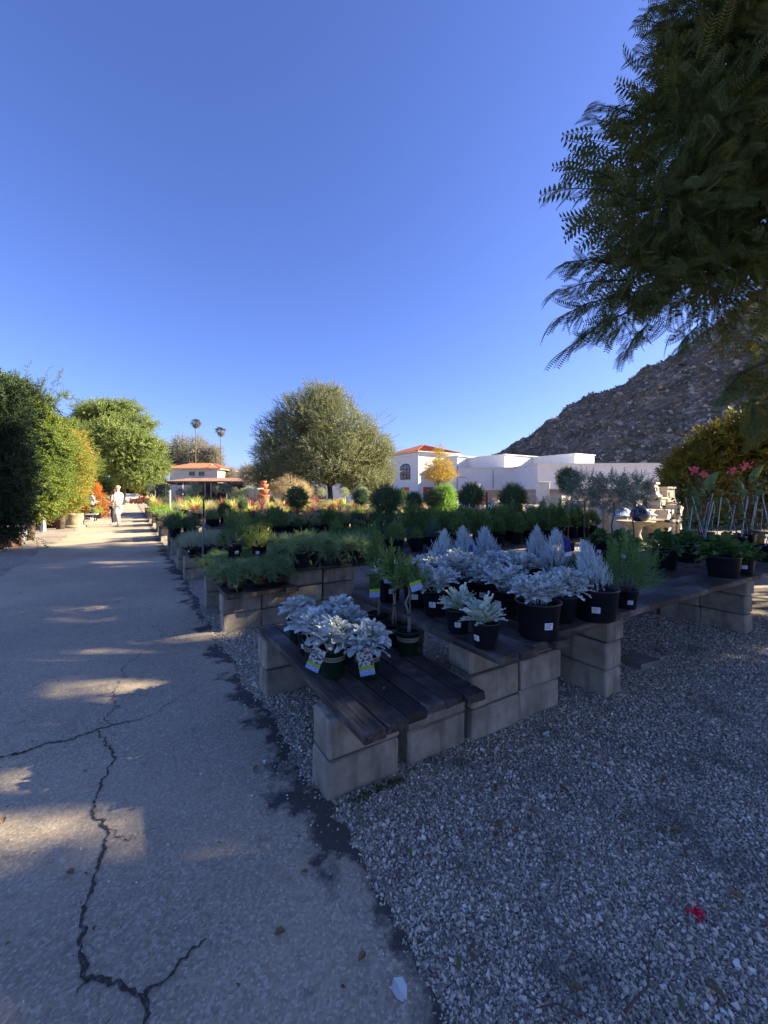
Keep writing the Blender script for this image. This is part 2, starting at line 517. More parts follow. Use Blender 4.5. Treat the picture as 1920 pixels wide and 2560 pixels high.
def hill_material():
    t = NT('hill_rock'); c = t.coord(rnd=False)
    vo = t.n('TexVoronoi', {'Vector': t.n('VectorMath', {0: c, 1: t.n('Vector3', {}) if False else (1, 1, 1.6)}, operation='MULTIPLY').outputs[0], 'Scale': .55})
    cell = t.n('SeparateColor', {0: vo.outputs['Color']}).outputs[0]
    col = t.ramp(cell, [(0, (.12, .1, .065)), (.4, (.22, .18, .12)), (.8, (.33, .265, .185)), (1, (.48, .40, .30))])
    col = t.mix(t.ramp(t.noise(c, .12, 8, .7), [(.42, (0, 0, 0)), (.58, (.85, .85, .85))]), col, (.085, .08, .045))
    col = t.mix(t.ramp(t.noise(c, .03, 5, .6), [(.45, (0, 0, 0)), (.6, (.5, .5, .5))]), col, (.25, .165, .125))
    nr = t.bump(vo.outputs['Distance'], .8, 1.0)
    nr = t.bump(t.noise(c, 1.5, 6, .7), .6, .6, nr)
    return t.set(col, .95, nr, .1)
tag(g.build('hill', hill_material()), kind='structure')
n = 15000
hx = rng.uniform(25, 260, n); hy = rng.uniform(75, 260, n); hz = hill_z(hx, hy)
k = hz > 1
P = np.stack([hx, hy, hz], 1)[k]
t = NT('hill_boulder'); ri = t.n('NewGeometry').outputs['Random Per Island']
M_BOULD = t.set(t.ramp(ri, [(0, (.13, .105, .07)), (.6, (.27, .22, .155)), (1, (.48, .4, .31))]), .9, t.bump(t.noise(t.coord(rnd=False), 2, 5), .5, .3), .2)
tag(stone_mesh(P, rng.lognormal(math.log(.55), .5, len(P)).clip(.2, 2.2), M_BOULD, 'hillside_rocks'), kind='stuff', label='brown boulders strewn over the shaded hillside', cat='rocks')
n = 5200
hx = rng.uniform(25, 300, n); hy = rng.uniform(75, 300, n); hz = hill_z(hx, hy); k = (hz > 1)
P = np.stack([hx, hy, hz + .2], 1)[k]
P = np.repeat(P, 14, 0) + rng.normal(size=(len(P) * 14, 3)) * np.array([.55, .55, .4])
g = Geo(); g.add(*scatter(*leaf(.5), P, sph(len(P)) + np.array([0, 0, .5]), None, rng.uniform(.4, .9, len(P))))
tag(g.build('hillside_scrub', leafmat('scrub', (.06, .065, .03), (.16, .135, .075), transl=0, rough=.9)), kind='stuff', label='dry scrub dotted over the rocky hillside', cat='scrub')

# ================================================================ CONCRETE BLOCKS AND PLANK BENCHES
def concrete_material(name='concrete_block', a=(.24, .21, .155), b=(.45, .395, .295)):
    t = NT(name); c = t.coord()
    col = t.mix(t.ramp(t.noise(c, 5, 6, .6), [(.36, (0, 0, 0)), (.64, (1, 1, 1))]), a, b)
    col = t.mix(t.ramp(t.noise(c, 260, 2, .5), [(.58, (0, 0, 0)), (.72, (.5, .5, .5))]), col, (.2, .185, .155))
    st = t.n('VectorMath', {0: c, 1: (14, 14, 2.2)}, operation='MULTIPLY').outputs[0]
    col = t.mix(t.ramp(t.noise(st, 1, 5, .65), [(.5, (0, 0, 0)), (.68, (.75, .75, .75))]), col, (.17, .15, .115))
    col = t.mix(t.ramp(t.noise(c, 9, 8, .75), [(.62, (0, 0, 0)), (.76, (.75, .75, .75))]), col, (.10, .09, .072))
    nr = t.bump(t.noise(c, 150, 5, .75), .9, .006)
    nr = t.bump(t.noise(c, 14, 4), .25, .01, nr)
    return t.set(col, .92, nr, .2)
M_BLOCK = concrete_material()
def wood_material():
    t = NT('weathered_plank'); c = t.coord()
    st = t.n('VectorMath', {0: c, 1: (34, 1.6, 34)}, operation='MULTIPLY').outputs[0]
    gr = t.noise(st, 1.6, 8, .7)
    col = t.ramp(gr, [(.28, (.012, .010, .009)), (.5, (.062, .05, .038)), (.72, (.16, .13, .10))])
    col = t.mix(t.ramp(t.noise(c, 3.2, 7, .65), [(.5, (0, 0, 0)), (.72, (.7, .7, .7))]), col, (.27, .245, .22))
    col = t.mix(t.ramp(t.noise(c, 2.1, 5, .6), [(.46, (0, 0, 0)), (.6, (.85, .85, .85))]), col, (.016, .013, .012))
    return t.set(col, .72, t.bump(gr, .9, .007, t.bump(t.noise(c, 90, 4), .2, .002)), .35)
M_WOOD = wood_material()
BL, BH, BW = .397, .194, .194
MB_BLOCK = [box(Geo(), (0, 0, BH / 2), (BL - .006, BW, BH - .009), bev=.010, jit=.0035).mesh('concrete_block', M_BLOCK) for _ in range(4)]
LEVEL = {1: ['only'], 2: ['bottom', 'top'], 3: ['bottom', 'middle', 'top']}
def stack(p, n, rz, where, sh=.011):
    """n loose blocks piled up; where says which stack this is"""
    for k in range(n):
        q = Vector((p[0], p[1], k * BH - (.012 if k == 0 else .012)))
        q += Vector((random.uniform(-sh, sh), random.uniform(-sh, sh), 0))
        o = put('concrete_block', MB_BLOCK[random.randrange(4)], None, q, (0, 0, rz + random.uniform(-.012, .012)))
        tag(o, f'grey concrete block, {LEVEL[n][k]} {where}' if n > 1 else f'grey concrete block, {where}', 'concrete block', 'concrete blocks holding up the plank benches')
def board(name, w_, l_, parent, x, y, z, along_x=False, th=.042, j=True):
    """one plank; the grain runs along the mesh's own Y"""
    g = Geo()
    n = 7
    V = []; hw = w_ / 2
    warp = random.uniform(-.006, .006); cup = random.uniform(-.003, .004)
    for k in range(n + 1):
        yy = -l_ / 2 + l_ * k / n
        e = random.uniform(-.003, .003)
        zz = warp * math.sin(k / n * math.pi) + random.uniform(-.0012, .0012)
        b = .005
        for (xx, z0) in ((-hw + b, 0), (-hw, b), (-hw, th - b), (-hw + b, th), (0, th - cup), (hw - b, th), (hw, th - b), (hw, b), (hw - b, 0)):
            V.append((xx + e, yy + (random.uniform(-.006, .006) if k in (0, n) else 0), z0 + zz))
    m = 9
    Fc = [(i * m + k, i * m + (k + 1) % m, (i + 1) * m + (k + 1) % m, (i + 1) * m + k) for i in range(n) for k in range(m)]
    Fc = [f[::-1] for f in Fc] + [tuple(range(m)), tuple(range(n * m, n * m + m))[::-1]]
    Fc = [f[::-1] for f in Fc]
    g.add(V, Fc)
    return g.build(name, M_WOOD, parent, loc=(x, y, z), rot=(0, 0, math.pi / 2 if along_x else 0))
def bench_along_s(s0, s1, t0, t1, ztop, nb, label, ragged=.03):
    """planks run along the lane"""
    r = empty('plank_bench', ST(s0, t0, 0), RZ, label, 'bench')
    wv = (t1 - t0) / nb
    for k in range(nb):
        ww = wv - .006
        a = random.uniform(-ragged, ragged); b = random.uniform(-ragged, ragged)
        board('plank', ww, s1 - s0 + b - a, r, (k + .5) * wv, (s1 - s0 + a + b) / 2, ztop - .042)
    return r
def bench_along_t(s0, s1, t0, t1, ztop, nb, label, lmax=3.2, ragged=.02):
    r = empty('plank_bench', ST(s0, t0, 0), RZ, label, 'bench')
    wv = (s1 - s0) / nb
    for k in range(nb):
        x = 0.0; L = t1 - t0
        while x < L - .2:
            l = min(lmax, L - x) if k % 2 == 0 or x > 0 else min(lmax * .6, L - x)
            board('plank', wv - .006, l - .006, r, x + l / 2, (k + .5) * wv, ztop - .042, True)
            x += l
    return r
ROWN = ['nearest', 'second', 'third', 'fourth', 'fifth', 'sixth', 'seventh', 'eighth', 'ninth', 'tenth', 'eleventh', 'twelfth']
ROWS = [0.0, 2.68, 5.75, 8.95, 12.2, 15.5, 18.8, 22.2, 25.6, 29.0, 32.5]
TMAX = [0, 7.2, 8.2, 9.6, 10.6, 11.2, 11.5, 11.0, 9.0, 8.6, 8.2]
ZL, ZH = 2 * BH - .012 + .042, 3 * BH - .012 + .042
# nearest row
bench_along_s(-.22, 1.36, .02, .735, ZL, 6, 'low bench of dark weathered planks nearest the camera')
bench_along_s(-.31, 1.24, .742, 1.28, ZH, 4, 'higher plank bench stepping up behind the low nearest bench', .035)
bench_along_t(-.24, 1.3, 1.30, 7.2, ZH, 8, 'long plank bench running off to the right edge over the gravel')
R0 = 'of the {} stack in front of the nearest bench'
def st2(s, t, n, turn, where):
    stack(ST(s, t), n, RZ + (math.pi / 2 if turn else 0), where)
st2(.095, .18, 2, False, 'of the lane-side corner stack under the nearest low bench')
st2(.10, .63, 2, False, 'of the second stack from the lane, nearest bench')
st2(.085, 1.05, 3, False, 'of the left stack under the nearest high bench')
st2(.085, 1.46, 3, False, 'of the right stack under the nearest high bench')
st2(1.22, .2, 2, False, 'of the rear lane-side stack under the nearest low bench')
st2(1.22, .66, 2, False, 'of the rear right stack under the nearest low bench')
st2(1.05, 1.06, 3, False, 'of the rear stack under the nearest high bench')
st2(.06, 2.10, 3, True, 'of the front stack under the long bench, mid gravel')
st2(.47, 2.10, 3, True, 'of the second stack back under the long bench')
st2(1.02, 2.10, 3, True, 'of the rear stack under the long bench')
st2(.06, 4.59, 3, True, 'of the front stack under the long bench, right edge')
st2(.47, 4.59, 3, True, 'of the second stack back, right end of long bench')
st2(.90, 4.59, 3, True, 'of the rear stack, right end of long bench')
pv = hp(1600, 1652, .03)
tag(put('concrete_paver', box(Geo(), (0, 0, .028), (.24, .19, .06), bev=.008, jit=.003).mesh('paver', concrete_material('paver_concrete', (.19, .185, .15), (.25, .24, .2))), None, (pv.x, pv.y, -.005), (0, 0, .42)),
    'flat square concrete paver lying on gravel beside the long bench', 'paver')
for r in range(1, len(ROWS)):
    s0 = ROWS[r]; nm = ROWN[r]
    far = r > 4
    bench_along_s(s0 - .18, s0 + 1.32, .0, .735, ZL, 5 if r < 5 else 3, f'low plank bench at the lane end of the {nm} table row')
    bench_along_t(s0 - .16, s0 + 1.4, .742, TMAX[r], ZH, 6 if r < 5 else 3, f'long plank bench of the {nm} table row, above the low end', 3.4)
    jj = 0.0 if r == 1 else random.uniform(-.08, .05)
    st2(s0 + .095, .19 + jj, 2, False, f'of the front corner stack by the lane, {nm} row')
    st2(s0 + 1.2, .19 + jj, 2, False, f'of the rear corner stack by the lane, {nm} row')
    st2(s0 + .09, .9 + jj * .3, 3, False, f'of the front high stack, {nm} row')
    if r < 5:
        st2(s0 + .1, .595 + jj, 2, False, f'of the second front stack, {nm} row')
        st2(s0 + .09, 1.305 + jj * .3, 3, False, f'of the second front high stack, {nm} row')
        for i, tt in enumerate(np.arange(3.0, TMAX[r], 2.1)):
            st2(s0 + .1, tt, 3, True, f'of the {ORD[i]} support stack along the {nm} row bench')

# ================================================================ POTS
def plastic(name, col, rough=.42):
    return mat(name, col, tuple(min(1, c * 1.8 + .004) for c in col), 6, rough, .12, 30, .4, lo=.4, hi=.85)
M_BLACKPOT = plastic('black_pot_plastic', (.0075, .0085, .012))
M_GREENPOT = plastic('green_pot_plastic', (.006, .022, .012))
M_BURGPOT = plastic('burgundy_pot_plastic', (.028, .009, .008))
M_TERRA = mat('terracotta', (.36, .12, .055), (.48, .2, .1), 7, .8, .2, 60)
M_SOIL = mat('potting_soil', (.012, .009, .007), (.04, .03, .022), 60, .95, .8, 120, .1, bdist=.01)
M_PAPER = mat('white_label_paper', (.70, .71, .74), (.78, .79, .8), 4, .6)
M_PRINT = mat('grey_print', (.16, .17, .22), (.28, .29, .34), 300, .7)
M_BAND = mat('tan_pot_band', (.26, .235, .18), (.31, .28, .22), 6, .55)
M_INK = mat('dark_ink', (.02, .018, .016), None, rough=.6)
M_GOLD = mat('gold_pot_print', (.30, .21, .05), None, rough=.5)
def pot_mesh(name, rt, rb, h, m, n=24, ribs=False):
    g = Geo(); lip = .07 * h if h > .1 else .008
    pr = [(rb * .92, 0), (rb, .006)]
    if ribs:
        for k in range(1, 4):
            z = h * (.18 * k + .12); r = rb + (rt - rb) * z / h
            pr += [(r, z - .004), (r + .0018, z), (r, z + .004)]
    rr = rb + (rt - rb) * .88
    pr += [(rr, h - lip - .004), (rt * 1.035, h - lip), (rt * 1.045, h - .003), (rt * 1.02, h), (rt * .97, h - .002), (rt * .93, h * .86)]
    lathe(g, pr, n)
    a = np.arange(n) * 2 * math.pi / n
    g.add(np.stack([rt * .94 * np.cos(a), rt * .94 * np.sin(a), h * .87 + rng.uniform(-.004, .006, n)], 1).tolist() + [(0, 0, h * .9)], [(k, (k + 1) % n, n) for k in range(n)], 1)
    return g.mesh(name, [m, M_SOIL], True)
def arc_patch(g, rt, rb, h, a0, a1, z0, z1, off=.0012, n=6, m=0):
    V = []
    for k in range(n + 1):
        a = a0 + (a1 - a0) * k / n
        for z in (z0, z1):
            r = rb + (rt - rb) * z / h * .97 + off
            V.append((r * math.cos(a), r * math.sin(a), z))
    g.add(V, [(2 * k, 2 * k + 2, 2 * k + 3, 2 * k + 1) for k in range(n)], m)
def text_mesh(s, size):
    cu = bpy.data.curves.new('lettering', 'FONT'); cu.body = s; cu.size = size; cu.align_x = 'CENTER'; cu.align_y = 'CENTER'; cu.resolution_u = 2
    ob = bpy.data.objects.new('lettering', cu); COL.objects.link(ob)
    dg = bpy.context.evaluated_depsgraph_get()
    me = bpy.data.meshes.new_from_object(ob.evaluated_get(dg))
    bpy.data.objects.remove(ob)
    return me
def wrap_text(s, size, rt, rb, h, z, a0, m, off=.0022, stretch=1.0):
    me = text_mesh(s, size)
    for v in me.vertices:
        zz = z + v.co.y
        r = rb + (rt - rb) * zz / h * .97 + off
        a = a0 + v.co.x * stretch / r
        v.co = (r * math.cos(a), r * math.sin(a), zz)
    me.materials.clear(); me.materials.append(m)
    return me
class Pot:
    def __init__(s, name, rt, rb, h, m, n=24, ribs=False, sticker=True, kind='black'):
        s.name, s.rt, s.rb, s.h = name, rt, rb, h
        s.mesh = pot_mesh(name, rt, rb, h, m, n, ribs)
        s.kind = kind; s.sticker = None
        if sticker:
            wv = min(.036, rt * .36); z0 = h * random.uniform(.28, .4); z1 = z0 + wv * 1.05
            g = Geo(); arc_patch(g, rt, rb, h, -math.pi / 2 - wv / rt, -math.pi / 2 + wv / rt * .45, z0, z1)
            s.sticker = g.mesh('price_label', M_PAPER)
            g = Geo()
            for q in range(4):
                zz = z1 - (z1 - z0) * (.2 + .19 * q)
                arc_patch(g, rt, rb, h, -math.pi / 2 - wv / rt * .85, -math.pi / 2 + wv / rt * (.28 if q != 2 else -.1), zz - .0014, zz + .0014, .0022)
            s.print = g.mesh('printed_lines', M_PRINT)
        s.band = None
        if kind == 'green':
            g = Geo(); arc_patch(g, rt, rb, h, 0, 2 * math.pi, h * .62, h * .62 + .026, .0012, 28)
            s.band = g.mesh('pot_band', M_BAND, True)
            s.text = [wrap_text('MONROVIA', .0205, rt, rb, h, h * .62 + .013, a, M_INK, .0026, 1.12) for a in (-math.pi / 2 + .12, math.pi / 6 + .12, 5 * math.pi / 6 + .12)]
            g = Geo()
            for a in (-math.pi / 2 + .12 + math.pi / 3 + k * 2 * math.pi / 3 for k in range(3)):
                for da in (-.09, .09):
                    for dz in (.007, .0155):
                        arc_patch(g, rt, rb, h, a + da - .035, a + da + .035, h * .62 + dz, h * .62 + dz + .005, .0026, 2)
            s.orn = g.mesh('ornament', M_INK)
        if kind == 'burgundy':
            g = Geo()
            for zz in (.36, .66): arc_patch(g, rt, rb, h, 0, 2 * math.pi, h * zz, h * zz + .004, .0022, 24)
            s.band = g.mesh('gold_stripes', M_GOLD)
            s.text = [wrap_text('M.COL', .026, rt, rb, h, h * .52, a, M_GOLD, .0026) for a in (-math.pi / 2 + .5, math.pi / 2 + .5)]
            s.orn = None
    def place(s, parent, sticker=True, loc=(0, 0, 0)):
        p = put('pot', s.mesh, parent, loc)
        if s.band:
            b = put('pot_band', s.band, parent, loc)
            for tm in s.text: put('lettering', tm, b)
            if s.orn: put('ornament', s.orn, b)
        if s.sticker and sticker:
            k = put('price_label', s.sticker, parent, loc)
            put('printed_lines', s.print, k)
        return p
POT = {
    'small': Pot('pot', .076, .057, .138, M_BLACKPOT),
    'mid': Pot('pot', .095, .075, .17, M_BLACKPOT),
    'big': Pot('pot', .122, .1, .205, M_BLACKPOT, 28),
    'wide': Pot('pot', .14, .118, .205, M_BLACKPOT, 28),
    'green': Pot('pot', .076, .056, .155, M_GREENPOT, kind='green', sticker=False),
    'burgundy': Pot('pot', .078, .064, .135, M_BURGPOT, kind='burgundy', ribs=True),
    'far': Pot('pot', .105, .085, .2, M_BLACKPOT, 12, sticker=False),
    'terra': Pot('pot', .13, .09, .2, M_TERRA, 16, sticker=False, kind='terracotta'),
}

# ================================================================ FOLIAGE PROTOTYPES (origin on the soil)
LEAFK = 2.0
ML = {
    'silver': leafmat('dusty_miller_leaf', (.25, .275, .27), (.40, .42, .41), (.17, .20, .175), .12, .75, clump=16, csize=.75),
    'silverg': leafmat('pale_grey_leaf', (.17, .21, .165), (.29, .34, .275), None, .15, .7),
    'silverbush': leafmat('silver_bush_leaf', (.22, .27, .29), (.36, .42, .45), None, .1, .75),
    'feather': leafmat('feathery_green_leaf', (.055, .12, .038), (.12, .2, .06), None, .25),
    'juniper': leafmat('juniper_leaf', (.06, .11, .05), (.14, .2, .09), (.24, .27, .10), .2, clump=6),
    'blue': leafmat('blue_juniper_leaf', (.03, .06, .055), (.06, .1, .09), None, .15),
    'dark': leafmat('dark_shrub_leaf', (.022, .048, .02), (.058, .10, .038), None, .2),
    'mid': leafmat('green_shrub_leaf', (.04, .08, .025), (.10, .155, .045), (.14, .18, .045), .25, clump=4),
    'rose': leafmat('rosemary_leaf', (.035, .06, .048), (.075, .11, .085), None, .15),
    'purple': leafmat('purple_grey_leaf', (.05, .04, .05), (.1, .08, .1), None, .15),
    'olive': leafmat('olive_leaf', (.06, .08, .055), (.16, .19, .14), None, .15),
    'oleander': leafmat('oleander_leaf', (.035, .075, .025), (.085, .14, .045), (.14, .18, .045), .25, clump=5),
    'yellowg': leafmat('yellow_green_leaf', (.13, .16, .03), (.22, .24, .05), None, .3),
    'lime': leafmat('lime_leaf', (.1, .18, .03), (.19, .28, .06), None, .3),
    'varieg': leafmat('variegated_leaf', (.15, .17, .10), (.30, .32, .22), None, .2),
    'red': leafmat('red_cordyline_leaf', (.12, .03, .03), (.24, .065, .065), None, .3),
    'pink': leafmat('pink_petal', (.5, .06, .1), (.6, .12, .16), None, .3),
    'yellow': leafmat('yellow_strap_leaf', (.28, .26, .06), (.42, .38, .12), None, .3),
    'white': leafmat('white_petal', (.6, .6, .55), (.8, .8, .75), None, .3),
    'purpf': leafmat('purple_petal', (.14, .06, .15), (.26, .13, .26), None, .3),
    'orange': leafmat('orange_leaf', (.36, .12, .03), (.5, .22, .06), None, .35),
    'tan': leafmat('dry_tan_leaf', (.24, .19, .1), (.38, .3, .17), None, .2),
    'broad': leafmat('broad_glossy_leaf', (.022, .06, .018), (.05, .1, .03), (.09, .13, .03), .2, .35, clump=5),
    'agave': leafmat('agave_leaf', (.14, .17, .09), (.22, .25, .14), None, .1),
}
M_TWIG = mat('brown_twig', (.07, .05, .035), (.13, .1, .075), 20, .9)
M_CANE = mat('pale_stem', (.2, .17, .12), (.3, .26, .2), 20, .85)
def mound(n, R, z0, up=.6, hemi=True, inner=.35):
    d = sph(n)
    if hemi: d[:, 2] = np.abs(d[:, 2]) * 1.0 - .12
    d = unit(d)
    rad = inner + (1 - inner) * np.sqrt(rng.uniform(size=n))
    P = d * rad[:, None] * np.array(R) + np.array([0, 0, z0])
    D = d * np.array([1, 1, 1]) + np.array([0, 0, up]) + rng.normal(size=(n, 3)) * .35
    return P, D
def stems(g, tips, base_r, m, w=.004):
    for p in tips:
        b = Vector((p[0] * base_r, p[1] * base_r, -.02))
        q = Vector(p); mid = b.lerp(q, .5) + Vector((0, 0, .15 * (q - b).length))
        tube(g, [b, mid, q], [w, w * .8, w * .4], 4, m)
def f_dusty(seed, m, nst=9, R=.11, Hh=.13, ll=.085, nl=13, wide=.62, round_=False):
    g = Geo(); T = scallop(.62, .35, .2, 2.6, .16) if round_ else scallop(.62, .3, .16, 3.6, .38)
    for k in range(nst):
        a = k * 2.4 + seed; rr = R * math.sqrt((k + .3) / nst)
        top = np.array([rr * math.cos(a), rr * math.sin(a), Hh * rng.uniform(.75, 1.08) * (1 - .35 * (rr / R) ** 2)])
        i = np.arange(nl); aa = i * 2.4 + rng.uniform(0, 6)
        el = np.radians(np.linspace(8, 78, nl)) + rng.normal(size=nl) * .12
        D = np.stack([np.cos(aa) * np.cos(el), np.sin(aa) * np.cos(el), np.sin(el)], 1) + np.array([top[0], top[1], 0]) * 3.0
        P = top + np.array([0, 0, 1.0]) * np.linspace(-.05, 0, nl)[:, None]
        S = ll * np.interp(i, [0, nl * .5, nl], [1.05, 1.0, .55]) * rng.uniform(.85, 1.15, nl)
        g.add(*scatter(*T, P, D, np.tile([0, 0, 1.0], (nl, 1)) + rng.normal(size=(nl, 3)) * .25, S))
        tube(g, [(top[0] * .2, top[1] * .2, -.03), (top[0] * .8, top[1] * .8, top[2] * .5), tuple(top)], [.004, .004, .003], 4, 0)
    return g.mesh('foliage', m)
def f_rosette(m):
    """loose young plant of long upright spatulate leaves"""
    g = Geo(); T = scallop(.36, .3, .2, 3.2, .3); n = 42
    aa = np.arange(n) * 2.4; el = np.radians(np.linspace(22, 84, n))
    D = np.stack([np.cos(aa) * np.cos(el), np.sin(aa) * np.cos(el), np.sin(el)], 1)
    P = D * .02 + rng.normal(size=(n, 3)) * .008
    g.add(*scatter(*T, P, D, np.tile([0, 0, 1.0], (n, 1)) + rng.normal(size=(n, 3)) * .2, rng.uniform(.075, .135, n)))
    return g.mesh('foliage', m)
def f_mound(m, T, n, R, z0, S, up=.6, stemm=None, nst=7, jit=.25, inner=.3):
    g = Geo(); P, D = mound(n, R, z0, up, True, inner)
    lump = 1 + .3 * np.sin(P[:, 0] * 17 + rng.uniform(0, 6)) * np.sin(P[:, 1] * 15 + rng.uniform(0, 6))
    P = P * np.stack([lump, lump, lump], 1)
    g.add(*scatter(*T, P, D, None, S * rng.uniform(1 - jit, 1 + jit, n)))
    stems(g, P[rng.choice(n, nst)] * .8, .15, 1, .004)
    return g.mesh('foliage', [m, stemm or M_TWIG])
def f_cone(m, T, n, R, Hh, S):
    g = Geo(); u = rng.uniform(0, 1, n) ** .8
    a = rng.uniform(0, 6.283, n); rr = R * (1 - u ** 1.4) ** .8 * np.sqrt(rng.uniform(.15, 1, n))
    P = np.stack([rr * np.cos(a), rr * np.sin(a), u * Hh * .82], 1)
    D = np.stack([np.cos(a) * .55 * rr / R, np.sin(a) * .55 * rr / R, np.ones(n)], 1) + rng.normal(size=(n, 3)) * .16
    g.add(*scatter(*T, P, D, None, S * rng.uniform(.75, 1.2, n)))
    stems(g, P[rng.choice(n, 10)], .2, 1, .004)
    return g.mesh('foliage', [m, M_TWIG])
def f_spread(m, T, n, R, Hh, S, nb=26, trail=0):
    """low juniper: arching branches that carry short sprays"""
    g = Geo(); Pp = []; Dd = []
    for k in range(nb):
        a = k * 2.4 + rng.uniform(-.3, .3); L = R * rng.uniform(.6, 1.1); hh = Hh * rng.uniform(.5, 1.15) * (1 - .4 * k / nb)
        tr = trail * rng.uniform(0, 1) if k < nb * .5 else 0
        pts = [Vector((math.cos(a) * L * q, math.sin(a) * L * q, hh * math.sin(q * 2.2) - .02 * q - tr * q ** 4)) for q in (0.05, .3, .55, .8, 1)]
        tube(g, pts, [.004, .004, .003, .002, .001], 4, 1)
        for j in range(n // nb):
            q = rng.uniform(.12, 1) * 3.999; i = int(q)
            p = pts[i].lerp(pts[i + 1], q - i); d = (pts[i + 1] - pts[i]).normalized()
            Pp.append(p); Dd.append(d + Vector((rng.normal() * .5, rng.normal() * .5, rng.normal() * .3 + .35)))
    g.add(*scatter(*T, np.array(Pp), np.array(Dd), None, S * rng.uniform(.7, 1.25, len(Pp))))
    return g.mesh('foliage', [m, M_TWIG])
def f_spiky(m, n, L, w_, bend=.55, spread=1.0, up=.5):
    g = Geo(); a = np.arange(n) * 2.4; el = np.radians(np.linspace(20, 86, n))
    D = np.stack([np.cos(a) * np.cos(el) * spread, np.sin(a) * np.cos(el) * spread, np.sin(el) + up * .3], 1) + rng.normal(size=(n, 3)) * .1
    for k in range(3):
        T = strap(w_ / L, bend * (.4 + .5 * k))
        g.add(*scatter(*T, D[k::3] * .01, D[k::3], np.tile([0, 0, 1.0], (len(D[k::3]), 1)) + rng.normal(size=(len(D[k::3]), 3)) * .15, L * rng.uniform(.75, 1.1, len(D[k::3]))))
    return g.mesh('foliage', m)
def f_ball(m, T, n, R, z, S, flat=1.0):
    g = Geo(); d = sph(n); rad = (rng.uniform(.35, 1, n)) ** .5
    P = d * rad[:, None] * R * np.array([1, 1, flat]); P *= (1 + .12 * np.sin(P[:, 0:1] * 19 + 1) * np.sin(P[:, 2:3] * 17))
    g.add(*scatter(*T, P + np.array([0, 0, z]), d + rng.normal(size=(n, 3)) * .4 + np.array([0, 0, .3]), None, S * rng.uniform(.7, 1.2, n)))
    return g.mesh('foliage', m)
def stem_mesh(h, r, m, wob=.012, stake=False):
    g = Geo(); n = 6
    tube(g, [(rng.normal() * wob * (k > 0), rng.normal() * wob * (k > 0), -.03 + (h + .03) * k / n) for k in range(n + 1)], [r * (1 - .3 * k / n) for k in range(n + 1)], 6)
    return g.mesh('stem', m)
T_tiny = shoot(9, .22, .07, 55)
T_box = shoot(9, .28, .15, 60)
T_need = shoot(16, .17, .035, 48, stem=.008)
T_jun = shoot(14, .22, .07, 40, stem=.01)
T_silv = shoot(13, .24, .1, 45)
T_ole = shoot(10, .62, .1, 42, start=.15, taper=.35)
T_oliv = shoot(12, .34, .075, 50)
T_feath = shoot(20, .24, .02, 42, stem=.006)
T_bay = shoot(12, .5, .15, 45, taper=.4)
T_broad = leaf6(.72, .06, .25)
FOL = {}
FOL['dusty'] = [f_dusty(k, ML['silver'], 13, .115, .14, .072, 14) for k in range(3)]
FOL['dusty_round'] = [f_dusty(k + .5, ML['silver'], 11, .092, .145, .068, 15, .8, True) for k in range(3)]
FOL['dusty_big'] = [f_dusty(k + .2, ML['silver'], 18, .135, .17, .078, 15) for k in range(2)]
FOL['young'] = [f_rosette(ML['silverg']) for k in range(2)]
FOL['silverbush'] = [f_cone(ML['silverbush'], T_silv, int(nq * 1.7), rq * .95, hq, .062) for nq, rq, hq in ((240, .115, .33), (190, .12, .29), (210, .10, .35), (170, .125, .30))]
FOL['feather'] = [f_mound(ML['feather'], T_feath, 230, (.13, .13, .25), .03, .12, 1.0) for k in range(2)]
FOL['juniper'] = [f_spread(ML['juniper'], T_jun, 620, .23, .13, .095) for k in range(3)]
FOL['trailing'] = [f_spread(ML['juniper'], T_jun, 800, .28, .14, .095, 30, .16) for k in range(2)]
FOL['bluejun'] = [f_spread(ML['blue'], T_jun, 420, .24, .13, .09) for k in range(2)]
FOL['shrub'] = [f_mound(ML['dark'], T_box, 330, (.23, .23, .36), .05, .11, .6) for k in range(3)]
FOL['green'] = [f_mound(ML['mid'], T_box, 330, (.24, .24, .34), .05, .12, .6) for k in range(3)]
FOL['rosemary'] = [f_mound(ML['rose'], T_need, 260, (.19, .19, .30), .03, .16, 1.6) for k in range(2)]
FOL['purple'] = [f_mound(ML['purple'], T_box, 260, (.22, .22, .26), .03, .11, .8) for k in range(2)]
FOL['oleander'] = [f_mound(ML['oleander'], T_ole, 95, (.25, .25, .62), .05, .26, 1.5, nst=9) for k in range(3)]
FOL['yellowg'] = [f_mound(ML['yellowg'], T_box, 260, (.2, .2, .26), .04, .1, .8) for k in range(2)]
FOL['lime'] = [f_mound(ML['lime'], T_box, 240, (.19, .19, .2), .03, .1, .7) for k in range(2)]
FOL['limecone'] = [f_cone(ML['lime'], T_box, 700, .42, 1.1, .17)]
FOL['varieg'] = [f_mound(ML['varieg'], T_tiny, 300, (.2, .2, .15), .02, .09, .6) for k in range(2)]
FOL['red'] = [f_spiky(ML['red'], 36, .55, .045, .35, .6) for k in range(2)]
FOL['strap'] = [f_spiky(ML['yellow'], 44, .55, .03, .4, .7) for k in range(2)]
FOL['burg'] = [f_spiky(leafmat('dark_red_strap', (.1, .03, .03), (.2, .08, .06), None, .25), 40, .6, .035, .35, .7) for k in range(2)]
FOL['tan'] = [f_mound(ML['tan'], T_need, 220, (.24, .24, .3), .03, .16, 1.2) for k in range(2)]
FOL['broad'] = []
for k in range(3):
    g = Geo(); P, D = mound(120, (.2, .2, .2), .02, .35); D[:, 2] *= .6
    g.add(*scatter(*T_broad, P * .8, D, np.tile([0, 0, 1.0], (120, 1)) + rng.normal(size=(120, 3)) * .3, .105 * rng.uniform(.7, 1.2, 120)))
    FOL['broad'].append(g.mesh('foliage', ML['broad']))
